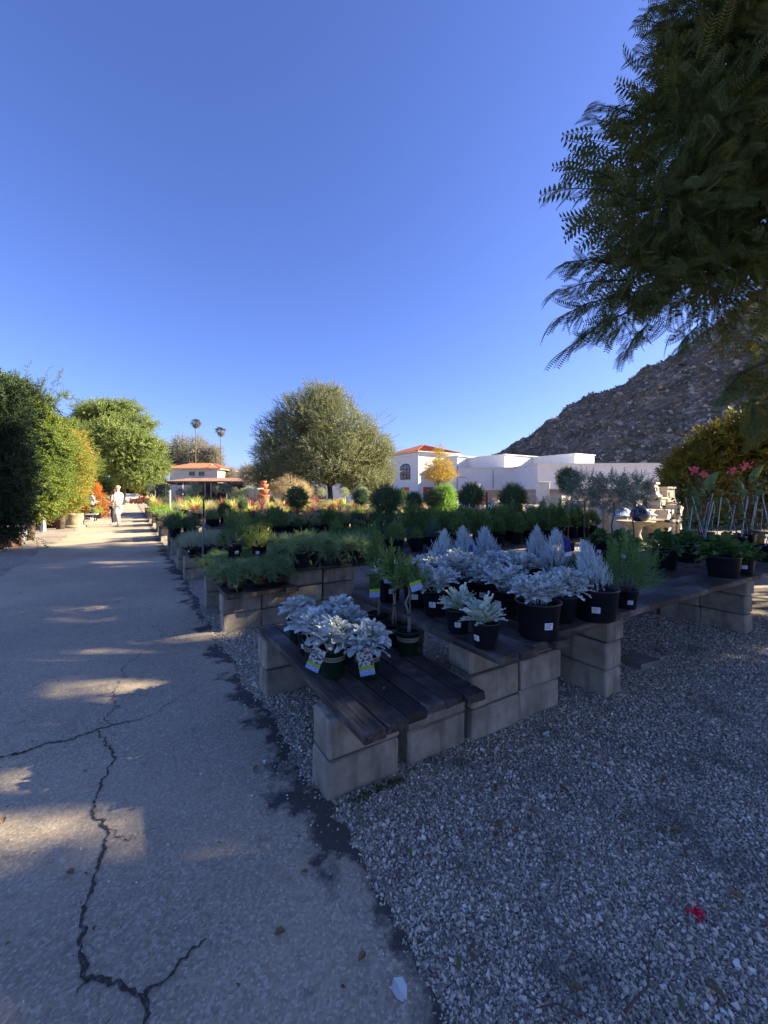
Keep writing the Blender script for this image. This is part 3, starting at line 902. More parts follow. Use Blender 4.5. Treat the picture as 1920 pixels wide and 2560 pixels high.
for nm, mm in (('purplef', 'purpf'), ('whitef', 'white'), ('orangef', 'orange'), ('pinkf', 'pink')):
    FOL[nm] = []
    for k in range(2):
        g = Geo(); P, D = mound(220, (.2, .2, .2), .02, .6)
        g.add(*scatter(*T_box, P, D, None, .1))
        P, D = mound(170, (.21, .21, .23), .03, .8, True, .85)
        g.add(*scatter(*leaf6(.9, .05, .3), P, D + rng.normal(size=P.shape) * .6, None, rng.uniform(.025, .05, 170)), 1)
        FOL[nm].append(g.mesh('foliage', [ML['mid'], ML[mm]]))
BALL = [f_ball(ML['dark'], T_box, 900, .2, .0, .12) for k in range(2)]
BALLO = [f_ball(ML['olive'], T_oliv, 190, .29, .0, .2, .85) for k in range(2)]
BALLP = [f_ball(ML['varieg'], T_oliv, 300, .25, .0, .19, .85)]
STEM = {h: [stem_mesh(h, .011, M_CANE), stem_mesh(h, .013, M_TWIG)] for h in (.45, .6, .95)}

DESC = {  # kind -> (object name, short look)
    'dusty': ('dusty_miller', 'frosted silver dusty miller'), 'dusty_round': ('dusty_miller', 'silver round-leaved dusty miller'), 'dusty_big': ('dusty_miller', 'full silver dusty miller'),
    'young': ('dusty_miller', 'loose pale grey-green dusty miller'), 'silverbush': ('silver_bush', 'silver-grey conical bush'), 'feather': ('feathery_bush', 'feathery green bush'),
    'juniper': ('juniper', 'low green juniper'), 'trailing': ('trailing_juniper', 'trailing light green juniper'), 'bluejun': ('blue_juniper', 'blue-green spreading juniper'),
    'shrub': ('dark_shrub', 'dense dark shrub'), 'green': ('green_shrub', 'leafy green shrub'), 'rosemary': ('rosemary', 'upright grey-green rosemary'), 'purple': ('purple_shrub', 'dusky purple shrub'),
    'oleander': ('oleander', 'tall long-leaved oleander'), 'yellowg': ('golden_shrub', 'yellow-green shrub'), 'lime': ('lime_plant', 'bright lime low plant'), 'varieg': ('variegated_plant', 'pale variegated low plant'),
    'red': ('red_cordyline', 'red spiky cordyline'), 'strap': ('strap_leaved_plant', 'yellow strap-leaved grass'), 'burg': ('burgundy_flax', 'burgundy strap-leaved flax'), 'tan': ('wispy_plant', 'tan wispy grass'),
    'broad': ('broadleaf_plant', 'broad-leaved green plant'), 'purplef': ('purple_flowering_plant', 'purple flowering plant'), 'whitef': ('white_flowering_plant', 'white flowering plant'), 'orangef': ('orange_shrub', 'orange leaved shrub'),
    'pinkf': ('pink_flowering_plant', 'pink flowering plant'), 'ball': ('topiary_ball', 'dark lollipop topiary'), 'olive': ('olive_standard', 'olive standard tree'), 'pale': ('pale_standard', 'pale-leaved standard tree')}
POTD = {'far': 'black pot', 'small': 'small black pot', 'mid': 'black pot', 'big': 'big black pot', 'wide': 'wide black pot', 'green': 'green pot', 'burgundy': 'burgundy pot', 'terra': 'terracotta pot'}
def plant(kind, pot, loc, label, group=None, sc_=1.0, fs=1.0, rz=None, sticker=None, fname=None, stem=None):
    P = POT[pot]
    face = math.atan2(loc[0], loc[1])                       # label side roughly towards the lane end
    r = empty('potted_' + DESC[kind][0], loc, -face + random.uniform(-.7, .7) if rz is None else rz, label, 'potted plant', group, sc_)
    P.place(r, random.random() < .7 if sticker is None else sticker)
    z = P.h * .88
    rot = (random.gauss(0, .07), random.gauss(0, .07), random.uniform(0, 6.28))
    if kind in ('ball', 'olive', 'pale'):
        hs = stem or {'ball': .45, 'olive': .95, 'pale': .6}[kind]
        put('stem', random.choice(STEM[hs]), r, (0, 0, z))
        put('foliage', random.choice({'ball': BALL, 'olive': BALLO, 'pale': BALLP}[kind]), r, (0, 0, z + hs + .12), rot, (fs,) * 3)
    else:
        put('foliage', random.choice(FOL[kind]), r, (0, 0, z), rot, (fs,) * 3)
    return r

# ================================================================ PLANTS ON THE NEAR BENCHES
def tag_mesh(kind):
    """hang tag, hanging from its top edge; picture above, coloured strips below"""
    w_, h_ = {'dusty': (.042, .085), 'green': (.042, .095), 'blue': (.032, .085)}[kind]
    g = Geo()
    cut = [0, .64, .78, 1.0] if kind != 'blue' else [0, .78, 1.0]
    for k in range(len(cut) - 1):
        z0, z1 = -cut[k] * h_, -cut[k + 1] * h_
        V = [(-w_ / 2, .0008, z0), (w_ / 2, .0008, z0), (w_ / 2, .0008, z1), (-w_ / 2, .0008, z1)]
        g.add(V + [(x, -.0008, z) for x, y, z in V], [(3, 2, 1, 0), (4, 5, 6, 7)], k)
    ms = {'dusty': [M_TPIC, M_TLIME, M_TBLUE], 'green': [M_TGREEN, M_TLIME, M_TBLUE], 'blue': [M_TNAVY, M_PAPER]}[kind]
    return g.mesh('plant_tag', ms)
M_TPIC = mat('tag_picture', (.06, .065, .07), (.5, .53, .53), 130, .4, detail=3, lo=.42, hi=.56)
M_TGREEN = mat('tag_green_picture', (.012, .035, .01), (.05, .12, .03), 90, .4, detail=4, lo=.4, hi=.6)
M_TLIME = mat('tag_lime', (.30, .45, .06), None, rough=.4)
M_TBLUE = mat('tag_blue', (.22, .33, .62), (.5, .58, .75), 260, .4, lo=.55, hi=.6)
M_TNAVY = mat('tag_navy', (.02, .022, .16), (.05, .05, .26), 70, .4, lo=.5, hi=.55)
TAGM = {k: tag_mesh(k) for k in ('dusty', 'green', 'blue')}
M_TIE = mat('green_tie', (.01, .1, .05), None, rough=.5)
def hang(parent, kind, world, tilt=0.0, lean=0.0, s=1.0, face=None):
    """tag as a part of its plant: position given in the world, turned to face the bench's front"""
    bpy.context.view_layer.update()
    M = parent.matrix_world.inverted() @ (Matrix.Translation(world) @ Matrix.Rotation((RZ * .3 if face is None else face), 4, 'Z') @ Matrix.Rotation(tilt, 4, 'Y') @ Matrix.Rotation(lean, 4, 'X') @ Matrix.Scale(s, 4))
    o = put('plant_tag', TAGM[kind], parent)
    o.matrix_local = M
    return o

G_LOW = 'dusty millers in green pots on the low bench'
def low(px, py): return hp(px, py, ZL)
def high(px, py): return hp(px, py, ZH)
d1 = plant('dusty_round', 'green', low(832, 1688), 'silver dusty miller in green pot, tag leaning left, front of the low bench', fs=1.02)
d2 = plant('dusty_round', 'green', low(918, 1690), 'silver dusty miller in green pot, tag straight in front, right of its twin', fs=.95)
plant('dusty_round', 'green', low(790, 1662), 'silver dusty miller behind the leaning tag, middle of the low clump', fs=1.05)
plant('dusty_round', 'small', low(772, 1630), 'silver dusty miller in black pot between the green pots at left', fs=.95)
plant('dusty_round', 'green', low(745, 1600), 'silver dusty miller standing farthest back at the lane edge of the low bench', fs=.98)
plant('dusty_round', 'green', low(850, 1612), 'tallest silver dusty miller in the middle back of the low clump', fs=1.08)
plant('dusty_round', 'green', low(868, 1640), 'silver dusty miller with pale lit leaf, centre of the low clump', fs=1.0)
hang(d1, 'dusty', Vector(at(800, 1622, 2.09)), .42, .3, 1.75, -.1)
hang(d2, 'dusty', Vector(at(908, 1622, 2.05)), -.16, .25, 1.85, .05)
def standard(px, py, top, label, fol='yellowtip', tagpx=None, tilt=0, lean=.05, th=.15):
    p = low(px, py)
    r = empty('potted_standard_tree', p, random.uniform(-.3, .3), label, 'potted plant', 'small standard trees in green pots')
    POT['green'].place(r)
    hz = top - p.z - POT['green'].h
    put('stem', stem_mesh(hz, .0075, M_CANE, .006), r, (0, 0, POT['green'].h * .9))
    g = Geo()
    tube(g, [(.014, 0, 0), (.012, .004, hz * .9)], .004, 5)
    put('stake', g.mesh('stake', M_CANE), r, (0, 0, POT['green'].h * .9))
    g = Geo()
    for z in (.35, .62): lathe(g, [(.014, hz * z), (.015, hz * z + .006), (.014, hz * z + .014)], 8, (.006, 0, 0), capt=True)
    put('tie', g.mesh('tie', M_TIE), r, (0, 0, POT['green'].h * .9))
    g = Geo(); P, D = mound(34, (.07, .07, .17), 0, 1.3, True, .1)
    g.add(*scatter(*T_bay, P, D, None, .11 * rng.uniform(.7, 1.2, len(P))))
    put('foliage', g.mesh('foliage', ML['oleander'] if fol != 'y' else ML['mid']), r, (0, 0, POT['green'].h * .9 + hz - .03))
    if tagpx: hang(r, 'green', at(*tagpx[:2], tagpx[2]), tilt, lean, tagpx[3] if len(tagpx) > 3 else 1)
    return r
standard(1020, 1636, .86, 'slim standard tree in front green pot with large green tag at right', 'o', (1026, 1412, 2.40, 1.7), -.28)
standard(984, 1612, .90, 'yellow-green standard tree in the middle green pot, white stem', 'y', (976, 1410, 2.56, 1.3), .1)
standard(945, 1586, .92, 'leafy standard tree in rear green pot with upright green tag', 'o', (937, 1435, 2.70, 1.65), .0)

# higher bench
GS = 'silver plants on the high nearest bench'
plant('young', 'small', high(1213, 1616), 'loose grey-green dusty miller at the front corner of the high bench', rz=-.9, sticker=True)
plant('young', 'small', high(1145, 1578), 'loose grey-green dusty miller left of the front corner, high bench', rz=-.1, sticker=True)
plant('dusty_big', 'big', high(1345, 1590), 'bushy white dusty miller in the big black pot, white label at right', fs=.82, rz=.25, sticker=True)
plant('dusty_big', 'mid', high(1404, 1552), 'white dusty miller just behind and right of the big pot', fs=.9)
plant('silverbush', 'wide', high(1487, 1546), 'ragged silver-grey bush in the wide black pot, white label in front', fs=1.0, rz=-.35, sticker=True)
plant('feather', 'small', high(1567, 1521), 'feathery green bush at the right end of the potted silver plants', fs=1.1, rz=-.1, sticker=True)
for i, (px, py, pt, fs_, lb) in enumerate([
    (1090, 1536, 'mid', 1.0, 'frosted dusty miller left in the silver group, behind the young pair'),
    (1040, 1515, 'mid', 1.0, 'frosted dusty miller beside the green-tagged standard tree'),
    (972, 1500, 'mid', .95, 'frosted dusty miller behind the standard trees, left end'),
    (1150, 1500, 'mid', 1.08, 'frosted dusty miller in the middle row of the silver group'),
    (1210, 1510, 'mid', 1.05, 'frosted dusty miller centre, behind the front corner pot'),
    (1262, 1535, 'mid', 1.05, 'frosted dusty miller just left of the big black pot'),
    (1120, 1480, 'mid', 1.0, 'frosted dusty miller below the pair of silver cones'),
    (1290, 1490, 'mid', 1.05, 'tall sprigged dusty miller right of centre in the silver group'),
    (1235, 1478, 'mid', 1.0, 'frosted dusty miller in the back line of the silver group'),
    (1070, 1478, 'mid', 1.0, 'frosted dusty miller at the back left of the silver group')]):
    plant('dusty' if i not in (3, 7) else 'dusty_big', pt, high(px, py), lb, GS, fs=fs_)
for px, py, fs_, lb in [(1100, 1466, 1.15, 'silver cone bush at the left of three, back of the high bench'), (1172, 1462, 1.12, 'silver cone bush in the middle, left of the blue tag'),
                        (1218, 1458, 1.2, 'broad silver cone bush behind the blue tag'), (1385, 1482, 1.12, 'silver cone bush beside the long navy tag'), (1340, 1466, 1.1, 'silver cone bush left of the navy tag')]:
    b = plant('silverbush', 'mid', high(px, py), lb, 'silver cone bushes', fs=fs_)
    if px == 1218: hang(b, 'blue', at(1178, 1362, 3.0), .0, 0, .8)
    if px == 1385: hang(b, 'blue', at(1416, 1345, 2.95), -.2, .1, 1.6); hang(b, 'green', at(1467, 1350, 3.0), .0, .05, 1.25)
plant('shrub', 'small', high(1444, 1484), 'small dark shrub between two silver bushes', fs=.5)
# right end of the long bench
for px, py, pt, kd, fs_, lb in [(1657, 1421, 'wide', 'broad', .95, 'broad-leaved plant in wide black pot with label at its left'), (1808, 1442, 'wide', 'broad', 1.05, 'broad-leaved plant in the front black pot near the right edge'),
                                (1858, 1436, 'mid', 'broad', .8, 'broad-leaved plant half hidden behind the front black pot'), (1720, 1405, 'wide', 'broad', .8, 'broad-leaved plant in the gap between the two broad-leaved pots'),
                                (1560, 1405, 'wide', 'broad', .9, 'broad-leaved plant under the olive standards'), (1500, 1392, 'wide', 'broad', .8, 'broad-leaved plant left of the olive stems')]:
    plant(kd, pt, high(px, py), lb, 'broad-leaved plants on the long bench', fs=fs_, rz=-.5)
M_STAKE = mat('white_stake', (.38, .4, .42), (.55, .56, .57), 10, .5)
def canna(loc, label, nst, hgt, flower=False, big=False):
    r = empty('potted_climber', loc, random.uniform(-.5, .5), label, 'potted plant', 'staked climbers behind the long bench')
    POT['wide'].place(r, False)
    g = Geo()
    for k in range(nst):
        a = k * 2.4 + random.random(); lean = random.uniform(.03, .16)
        tube(g, [(.08 * math.cos(a), .08 * math.sin(a), .1), ((.08 + lean) * math.cos(a + 1), (.08 + lean) * math.sin(a + 1), .1 + hgt * random.uniform(.5, .68))], .006, 5)
    g.build('stakes', M_STAKE, r)
    g = Geo()
    tips = []
    for k in range(9):
        a = k * 2.4; R_ = random.uniform(.03, .25)
        pts = [Vector((.05 * math.cos(a), .05 * math.sin(a), .15))]
        for q in (.4, .7, 1.0):
            pts.append(Vector((R_ * q * math.cos(a + q), R_ * q * math.sin(a + q), .15 + hgt * q * random.uniform(.8, 1.0))))
        tube(g, pts, [.0032, .0026, .002, .0015], 4); tips.append(pts[-1])
    g.build('vines', M_TWIG, r)
    g = Geo(); n = 46
    z = rng.uniform(.15, hgt * .9, n); a = rng.uniform(0, 6.28, n); rr = rng.uniform(.02, .24, n)
    g.add(*scatter(*T_broad, np.stack([rr * np.cos(a), rr * np.sin(a), z], 1), np.stack([np.cos(a), np.sin(a), rng.uniform(-.5, .6, n)], 1), None, rng.uniform(.04, .10, n)))
    if big: g.add(*scatter(*leaf6(.45, .05, .1), np.array([(0, 0, hgt * .6), (.06, 0, hgt * .8)]), np.array([(-.25, 0, 1), (.5, 0, .8)]), np.array([(0, 1, 0), (0, 1, .2)]), np.array([.3, .34])))
    g.build('foliage', ML['broad'], r)
    if flower:
        for tp in tips[:2]:
            g = Geo(); P = np.array(tp) + rng.normal(size=(26, 3)) * .025
            g.add(*scatter(*leaf6(.8, .1, .3), P, rng.normal(size=(26, 3)) + np.array([0, 0, .5]), None, rng.uniform(.03, .06, 26)))
            g.build('flower', ML['pink'], r)
for px, py, hg, fl, bg_, lb in [(1700, 1386, 1.0, False, False, 'climber with crossed white stakes left of the staked group'), (1745, 1378, 1.05, False, True, 'staked plant with one upright yellowing leaf'),
                          (1770, 1385, 1.0, False, False, 'climber with upright stakes behind the broad-leaved pots'), (1760, 1362, 1.1, True, False, 'tall staked plant with a small red flower head'),
                          (1835, 1375, 1.05, False, False, 'climber with leaning stakes and green ties'), (1862, 1368, 1.2, True, True, 'tall staked plant with a large red flower head'), (1925, 1405, 1.1, False, False, 'climber with one white stake at the right edge'),
                          (1885, 1360, 1.15, False, False, 'bare twining climber behind the red flower')]:
    canna(high(px, py), lb, 3, hg, fl, bg_)

# ================================================================ PLANTS ON THE ROWS BEHIND
COUNT = {}
PEND = []
def queue(r, kind, pot, s, t, z, fs=1.0, stem=None):
    PEND.append((r, kind, pot, s, t, z, fs, stem))
def flush():
    PEND.sort(key=lambda q: (q[0], q[1], q[4]))
    for r, kind, pot, s, t, z, fs, stem in PEND:
        k = (r, kind); COUNT[k] = COUNT.get(k, 0) + 1
        lb = f'{DESC[kind][1]} in {POTD[pot]}, {ordw(COUNT[k])} such from the lane, {ROWN[r]} table row'
        plant(kind, pot, ST(s, t, z), lb, f'{DESC[kind][1]}s of the {ROWN[r]} table row', fs=fs, stem=stem, sticker=(random.random() < .4) if pot != 'far' else False)
# second row: low junipers in burgundy pots, black-potted junipers above
for px, py in [(590, 1477), (653, 1466), (695, 1461), (565, 1462), (622, 1452)]:
    s, t = st_of(hp(px, py, ZL)); queue(1, 'juniper', 'burgundy', s, t, ZL, .95)
for px, py in [(535, 1440), (600, 1430), (655, 1432), (700, 1438), (560, 1425), (615, 1412)]:
    s, t = st_of(hp(px, py, ZL)); queue(1, 'juniper', 'burgundy', s, t, ZL, .95)
for px, py, k in [(752, 1418, 'trailing'), (792, 1413, 'trailing'), (850, 1412, 'trailing'), (735, 1396, 'juniper'), (790, 1390, 'trailing'), (835, 1388, 'juniper'), (885, 1405, 'trailing'), (700, 1392, 'bluejun'), (905, 1396, 'juniper')]:
    s, t = st_of(hp(px, py, ZH)); queue(1, k, 'mid', s, t, ZH, 1.0)
def fill(r, kinds, t0, t1, ds, step, z, pot='far', fs=1.0, jit=.05, xmax=99):
    i = 0
    for d in ds:
        t = t0 + random.uniform(0, step * .4)
        while t < t1:
            p = ST(ROWS[r] + d, t)
            if p.x < xmax:
                k = kinds[i % len(kinds)] if isinstance(kinds, tuple) else random.choice(kinds)
                queue(r, k, pot, ROWS[r] + d + random.uniform(-jit, jit), t + random.uniform(-jit, jit), z, fs * random.uniform(.72, 1.25))
            t += step * random.uniform(.9, 1.12); i += 1
fill(1, ['shrub', 'green', 'rosemary'], 1.75, 3.2, (.25, .75, 1.2), .36, ZH, fs=.5)
fill(1, ['oleander'], 3.2, 7.0, (.15, .5, .85, 1.2), .38, ZH, fs=.46)
fill(2, ['varieg'], .02, .72, (-.05, .25, .55), .2, ZL, 'small', .9, .02)
fill(2, ['juniper', 'bluejun'], .1, .74, (.95, 1.2), .3, ZL, 'small', .9, .02)
fill(2, ['shrub', 'green', 'rosemary', 'bluejun', 'juniper', 'yellowg', 'tan', 'oleander'], .9, 3.6, (.12, .42, .72, 1.02, 1.3), .31, ZH, fs=.5)
fill(2, ['shrub', 'rosemary', 'green', 'purple', 'juniper', 'tan', 'burg', 'yellowg', 'broad'], 3.6, 8.0, (.15, .5, .85, 1.2), .34, ZH, fs=.46)
fill(3, ['rosemary', 'shrub'], .05, .74, (0, .4, .8, 1.2), .33, ZL, fs=.85)
fill(3, ['shrub', 'rosemary', 'purple', 'green', 'yellowg', 'tan', 'red', 'strap', 'varieg'], .95, 9.4, (.15, .5, .85, 1.2), .37, ZH, fs=.46)
fill(4, ['lime', 'purplef', 'green'], .05, .74, (0, .4, .9), .33, ZL, fs=.9)
fill(4, ['strap', 'purple', 'green', 'yellowg', 'tan', 'broad', 'red', 'lime', 'varieg', 'orangef', 'burg'], .95, 10.3, (.2, .6, 1.0, 1.3), .42, ZH, fs=.54)
mixed = ['green', 'yellowg', 'lime', 'tan', 'strap', 'red', 'burg', 'varieg', 'orangef', 'whitef', 'purplef', 'rosemary', 'pale', 'strap', 'green', 'varieg']
fill(5, ['purplef', 'lime'], .05, .74, (0, .5, 1.0), .33, ZL, fs=.95)
fill(5, ['red', 'strap', 'yellowg', 'burg', 'varieg', 'tan', 'lime'], .95, 11, (.2, .65, 1.1), .48, ZH, fs=.8)
fill(6, ['tan', 'yellowg', 'lime'], .05, .74, (0, .7), .35, ZL)
fill(6, mixed, .95, 11.3, (.3, 1.0), .6, ZH)
fill(7, mixed, .1, 10.8, (.3, 1.0), .68, ZH)
fill(8, mixed, .1, 9.0, (.3, 1.0), .7, ZH, fs=1.05)
fill(9, mixed + ['olive', 'shrub'], .1, 8.6, (.3, 1.0), .75, ZH, fs=1.1)
fill(10, ['whitef', 'green', 'olive', 'pale', 'varieg', 'strap', 'pinkf'], .1, 8.2, (.3, 1.0), .75, ZH, fs=1.2)
# standards and topiary standing out above the rows: (photo x, photo y of the ball's centre, distance, kind, size)
for px, py, Y, kind, fs, r in [(963, 1252, 7.9, 'ball', 1.15, 2), (742, 1245, 11.5, 'ball', 1.25, 3), (902, 1243, 12.5, 'ball', 1.0, 3), (1000, 1243, 13.0, 'ball', 1.0, 3), (1083, 1247, 12.0, 'ball', 1.05, 3),
                          (1178, 1240, 10.2, 'ball', 1.2, 2), (1282, 1245, 9.0, 'ball', 1.15, 2), (1035, 1252, 11, 'ball', .9, 3), (607, 1262, 13.5, 'ball', .6, 4), (560, 1275, 11.0, 'ball', .7, 3),
                          (1462, 1228, 6.2, 'olive', .85, 1), (1532, 1236, 6.0, 'olive', .9, 1), (1585, 1228, 6.3, 'olive', .8, 1), (1420, 1200, 7.2, 'ball', .8, 1)]:
    p = at(px, py, Y); s, t = st_of(p)
    hs = .95 if kind == 'olive' or p.z > 1.35 else (.6 if p.z > 1.1 else .45)
    z = p.z - (hs + .12 + POT['big'].h * .88)
    queue(r, kind, 'big', s, t, max(z, 0.0), fs, hs)
# two small trees with long navy tags on the third row
flush()
for px, py, kd, fs, lb in [(588, 1385, 'shrub', .8, 'dark round young tree with long navy tag, third row'), (648, 1385, 'yellowg', .75, 'yellow-green young tree with long navy tag, third row')]:
    b = plant(kd, 'mid', hp(px, 1396, ZH), lb, fs=fs)
    hang(b, 'blue', at(px - 8, 1330, 5.2), -.12, .1, 2.3, .1)
# slim irrigation riser with a black top
p = hp(507, 1392, ZL); g = Geo(); tube(g, [(0, 0, 0), (.012, 0, .62)], .016, 8)
r = empty('irrigation_riser', p, 0, 'grey irrigation riser pipe with black top among the pale low plants', 'pipe')
g.build('pipe', mat('grey_pipe', (.18, .19, .2), None, rough=.5), r, True)
g = Geo(); tube(g, [(.012, 0, .62), (.015, 0, .92)], .0125, 8); g.build('cap', M_BLACKPOT, r, True)

# ================================================================ TREES
M_BARK = mat('bark', (.05, .038, .028), (.12, .095, .07), 9, .95, .8, 30, .1, bdist=.02)
M_PALMBARK = mat('palm_bark', (.14, .10, .07), (.2, .15, .11), 3, .95, .6, 12, .1, bdist=.05)
SUN_N = np.array(SUND)
def tree(name, base, trunk_h, trunk_r, blobs, T, n, S, m, label, group=None, shell=.35, up=.25, holes=(), jit=.45, cat='tree', limbs=True, hpad=0.0, lean=(0, 0), mk2=None, bark=None):
    """trunk with limbs to every clump, crown of many leafy twigs; blobs are (centre, radii) in the world"""
    base = Vector(base)
    r = empty(name, base, 0, label, cat, group)
    g = Geo()
    top = base + Vector((lean[0], lean[1], trunk_h))
    if trunk_h > 0:
        mid = base.lerp(top, .5) + Vector((trunk_r * .6, trunk_r * .3, 0))
        tube(g, [Vector((0, 0, -.1)), mid - base, top - base], [trunk_r * 1.25, trunk_r, trunk_r * .8], 8)
        if limbs:
            for c, R in blobs:
                c = Vector(c); e = c - base; s0 = (top - base) * random.uniform(.75, 1.0)
                k = s0.lerp(e, .5) + Vector((0, 0, .12 * (e - s0).length))
                q = trunk_r * .55
                tube(g, [s0, k, e, e + (e - k).normalized() * max(R) * .55], [q, q * .6, q * .3, q * .12], 6)
        g.build('trunk', bark or M_BARK, r, True)
    W = np.array([R[0] * R[1] + R[0] * R[2] + R[1] * R[2] for c, R in blobs]); W = W / W.sum()
    bi = rng.choice(len(blobs), n, p=W)
    C = np.array([tuple(c) for c, R in blobs])[bi]; RR = np.array([R for c, R in blobs], float)[bi]
    d = sph(n); rad = shell + (1 - shell) * np.sqrt(rng.uniform(size=n))
    rad *= 1 + .25 * np.sin(d[:, 0] * 6 + bi * 1.7) * np.sin(d[:, 2] * 5 + bi)
    P = C + d * RR * rad[:, None]
    D = d + np.array([0, 0, up]) + rng.normal(size=(n, 3)) * jit
    k = P[:, 2] > base.z + .05
    for hpnt, hr in holes:
        if not hr + hpad > 0: continue
        v = P - np.array(hpnt); al = v @ SUN_N
        dist = np.linalg.norm(v - al[:, None] * SUN_N, axis=1)
        k &= ~((dist < (hr + hpad) * rng.uniform(.75, 1.25, n)) & (al > 0))
    P, D = P[k], D[k]
    g = Geo(); g.add(*scatter(*T, P - np.array(base), D, None, S * rng.uniform(.7, 1.25, len(P))))
    g.build('crown', m, r)
    return r
LEAFK = 1.5
ML.update({
    'hero': leafmat('feathery_tree_leaf', (.028, .05, .016), (.07, .10, .03), (.13, .11, .02), .3, .5, clump=.7, csize=.35),
    'hero2': leafmat('yellowing_tree_leaf', (.05, .06, .012), (.14, .12, .02), None, .35),
    'central': leafmat('olive_grey_leaf', (.105, .12, .055), (.235, .235, .115), (.09, .1, .045), .25, clump=.5),
    'left': leafmat('bright_tree_leaf', (.09, .13, .035), (.2, .23, .06), (.06, .09, .03), .3, clump=.6),
    'hedge': leafmat('hedge_leaf', (.04, .075, .015), (.12, .16, .03), (.2, .22, .04), .3, clump=.9),
    'hedgeshade': leafmat('shade_hedge_leaf', (.012, .025, .01), (.03, .05, .018), None, .15),  # darkened hedge leaf: the shade on these hedges is put into the colour
    'hedgey': leafmat('yellow_green_tree_leaf', (.09, .12, .02), (.22, .22, .04), (.3, .19, .03), .35, clump=.8),
    'hedgeo': leafmat('orange_tree_leaf', (.2, .16, .035), (.34, .22, .05), (.15, .16, .045), .35, clump=.9),
    'gold': leafmat('golden_tree_leaf', (.32, .22, .03), (.48, .33, .05), (.2, .2, .04), .35, clump=1.5),
    'bamboo': leafmat('bamboo_leaf', (.09, .085, .015), (.2, .17, .035), (.05, .06, .012), .3, clump=.9),
    'eucal': leafmat('eucalyptus_leaf', (.12, .115, .085), (.23, .215, .16), None, .2, clump=.3),
    'palm': leafmat('palm_leaf', (.05, .06, .025), (.12, .12, .05), None, .2),
    'dead': leafmat('dead_palm_leaf', (.12, .085, .05), (.2, .15, .09), None, .1),
    'nandina': leafmat('nandina_leaf', (.33, .09, .03), (.48, .2, .06), (.2, .2, .05), .35, clump=3),
    'flame': leafmat('flame_orange_leaf', (.5, .14, .02), (.6, .22, .03), None, .35),
})
T_tw = shoot(12, .2, .085, 60, stem=.008)
T_tw2 = shoot(14, .16, .05, 50, stem=.008)
T_fr = frond()
T_fr2 = frond(7, .11, .3, .2)
# holes: spots of the lane and gravel where the sun comes through the crowns
HOLES = [(tuple(hp(x, y, .0)), r) for x, y, r in [(-210, 2280, .82), (-230, 1965, .34), (200, 1655, .72), (255, 1530, .78), (330, 1500, .6), (285, 1412, .85), (300, 1790, .42), (1720, 2040, .33), (1915, 1508, .5), (1800, 1640, .36)]]
HOLES += [(tuple(at(800, 1445, 4.5)), .5), (tuple(at(850, 1430, 4.6)), .45), (tuple(at(590, 1570, 4.2)), .4), (tuple(at(640, 1400, 4.7)), .45), (tuple(at(800, 1350, 5.0)), .5)]

# ---- the big feathery tree leaning in from the right
def px_blob(px, py, Y, r): return (at(px, py, Y), (r, r, r))
HB = [px_blob(1800, 120, 4.6, .62), px_blob(1735, 330, 4.5, .52), px_blob(1655, 520, 4.5, .5), px_blob(1610, 680, 4.6, .4), px_blob(1840, 520, 4.8, .9), px_blob(1750, 690, 4.9, .6), px_blob(1850, 320, 4.7, .7),
      px_blob(1850, 870, 5.2, .38), px_blob(1900, 740, 5.6, .4), px_blob(1915, 985, 5.4, .27), px_blob(1570, 790, 4.8, .22), px_blob(1980, 300, 5.0, 1.1), px_blob(1780, 0, 4.6, .55), px_blob(1900, 100, 4.8, .8),
      px_blob(2050, 700, 5.4, 1.0), px_blob(2010, 1010, 5.6, .45), px_blob(1720, 190, 4.5, .33), px_blob(1750, 50, 4.5, .4), px_blob(1950, 560, 5.2, .7), px_blob(1740, 520, 4.6, .5)]
hero = tree('feathery_tree', (7.6, 4.6, 0), 3.6, .26, HB, T_fr, 6400, .27, ML['hero'], 'big dark feathery-leaved tree leaning into the picture at upper right', shell=.15, up=-.35, jit=.5, holes=HOLES, hpad=-.18, limbs=False)
HO = [((4.9, 6.5, 6.5), (1.7, 1.7, 1.8)), ((6.8, 5.5, 5.6), (2.2, 2.2, 2.2)), ((7.0, 4.0, 8.0), (2.6, 2.6, 2.2)), ((5.5, 3.2, 9.3), (2.2, 2.0, 1.8)), ((8.3, 6.5, 7.5), (2.0, 2.0, 2.0)), ((6.5, 2.2, 6.6), (2.1, 1.9, 2.0))]
g = Geo(); n = 3600
bi = rng.integers(0, len(HO), n); d = sph(n)
P = np.array([c for c, r in HO])[bi] + d * np.array([r for c, r in HO])[bi] * np.sqrt(rng.uniform(.1, 1, n))[:, None]
kk = np.ones(n, bool)
for hpnt, hr in HOLES:
    v = P - np.array(hpnt); al = v @ SUN_N
    kk &= np.linalg.norm(v - al[:, None] * SUN_N, axis=1) > hr - .05
P = P[kk]; d = d[kk]
g.add(*scatter(*T_fr2, P - np.array(hero.location), d + np.array([0, 0, -.2]) + rng.normal(size=d.shape) * .4, None, rng.uniform(.35, .6, len(P))))
g.build('outer_crown', ML['hero'], hero)
g = Geo()
for tp in [(4.0, 4.9, 5.8), (3.6, 4.9, 4.0), (4.4, 5.2, 2.9), (5.0, 4.6, 8.0), (6.6, 4.6, 8.2), (7.4, 6.5, 7.0)]:
    a = Vector((0, 0, 3.4)); b = Vector(tp) - hero.location; m_ = a.lerp(b, .5) + Vector((.1, 0, .5))
    tube(g, [a, a.lerp(m_, .5) + Vector((0, 0, .15)), m_, b], [.13, .09, .06, .015], 7)
g.build('limbs', M_BARK, hero, True)
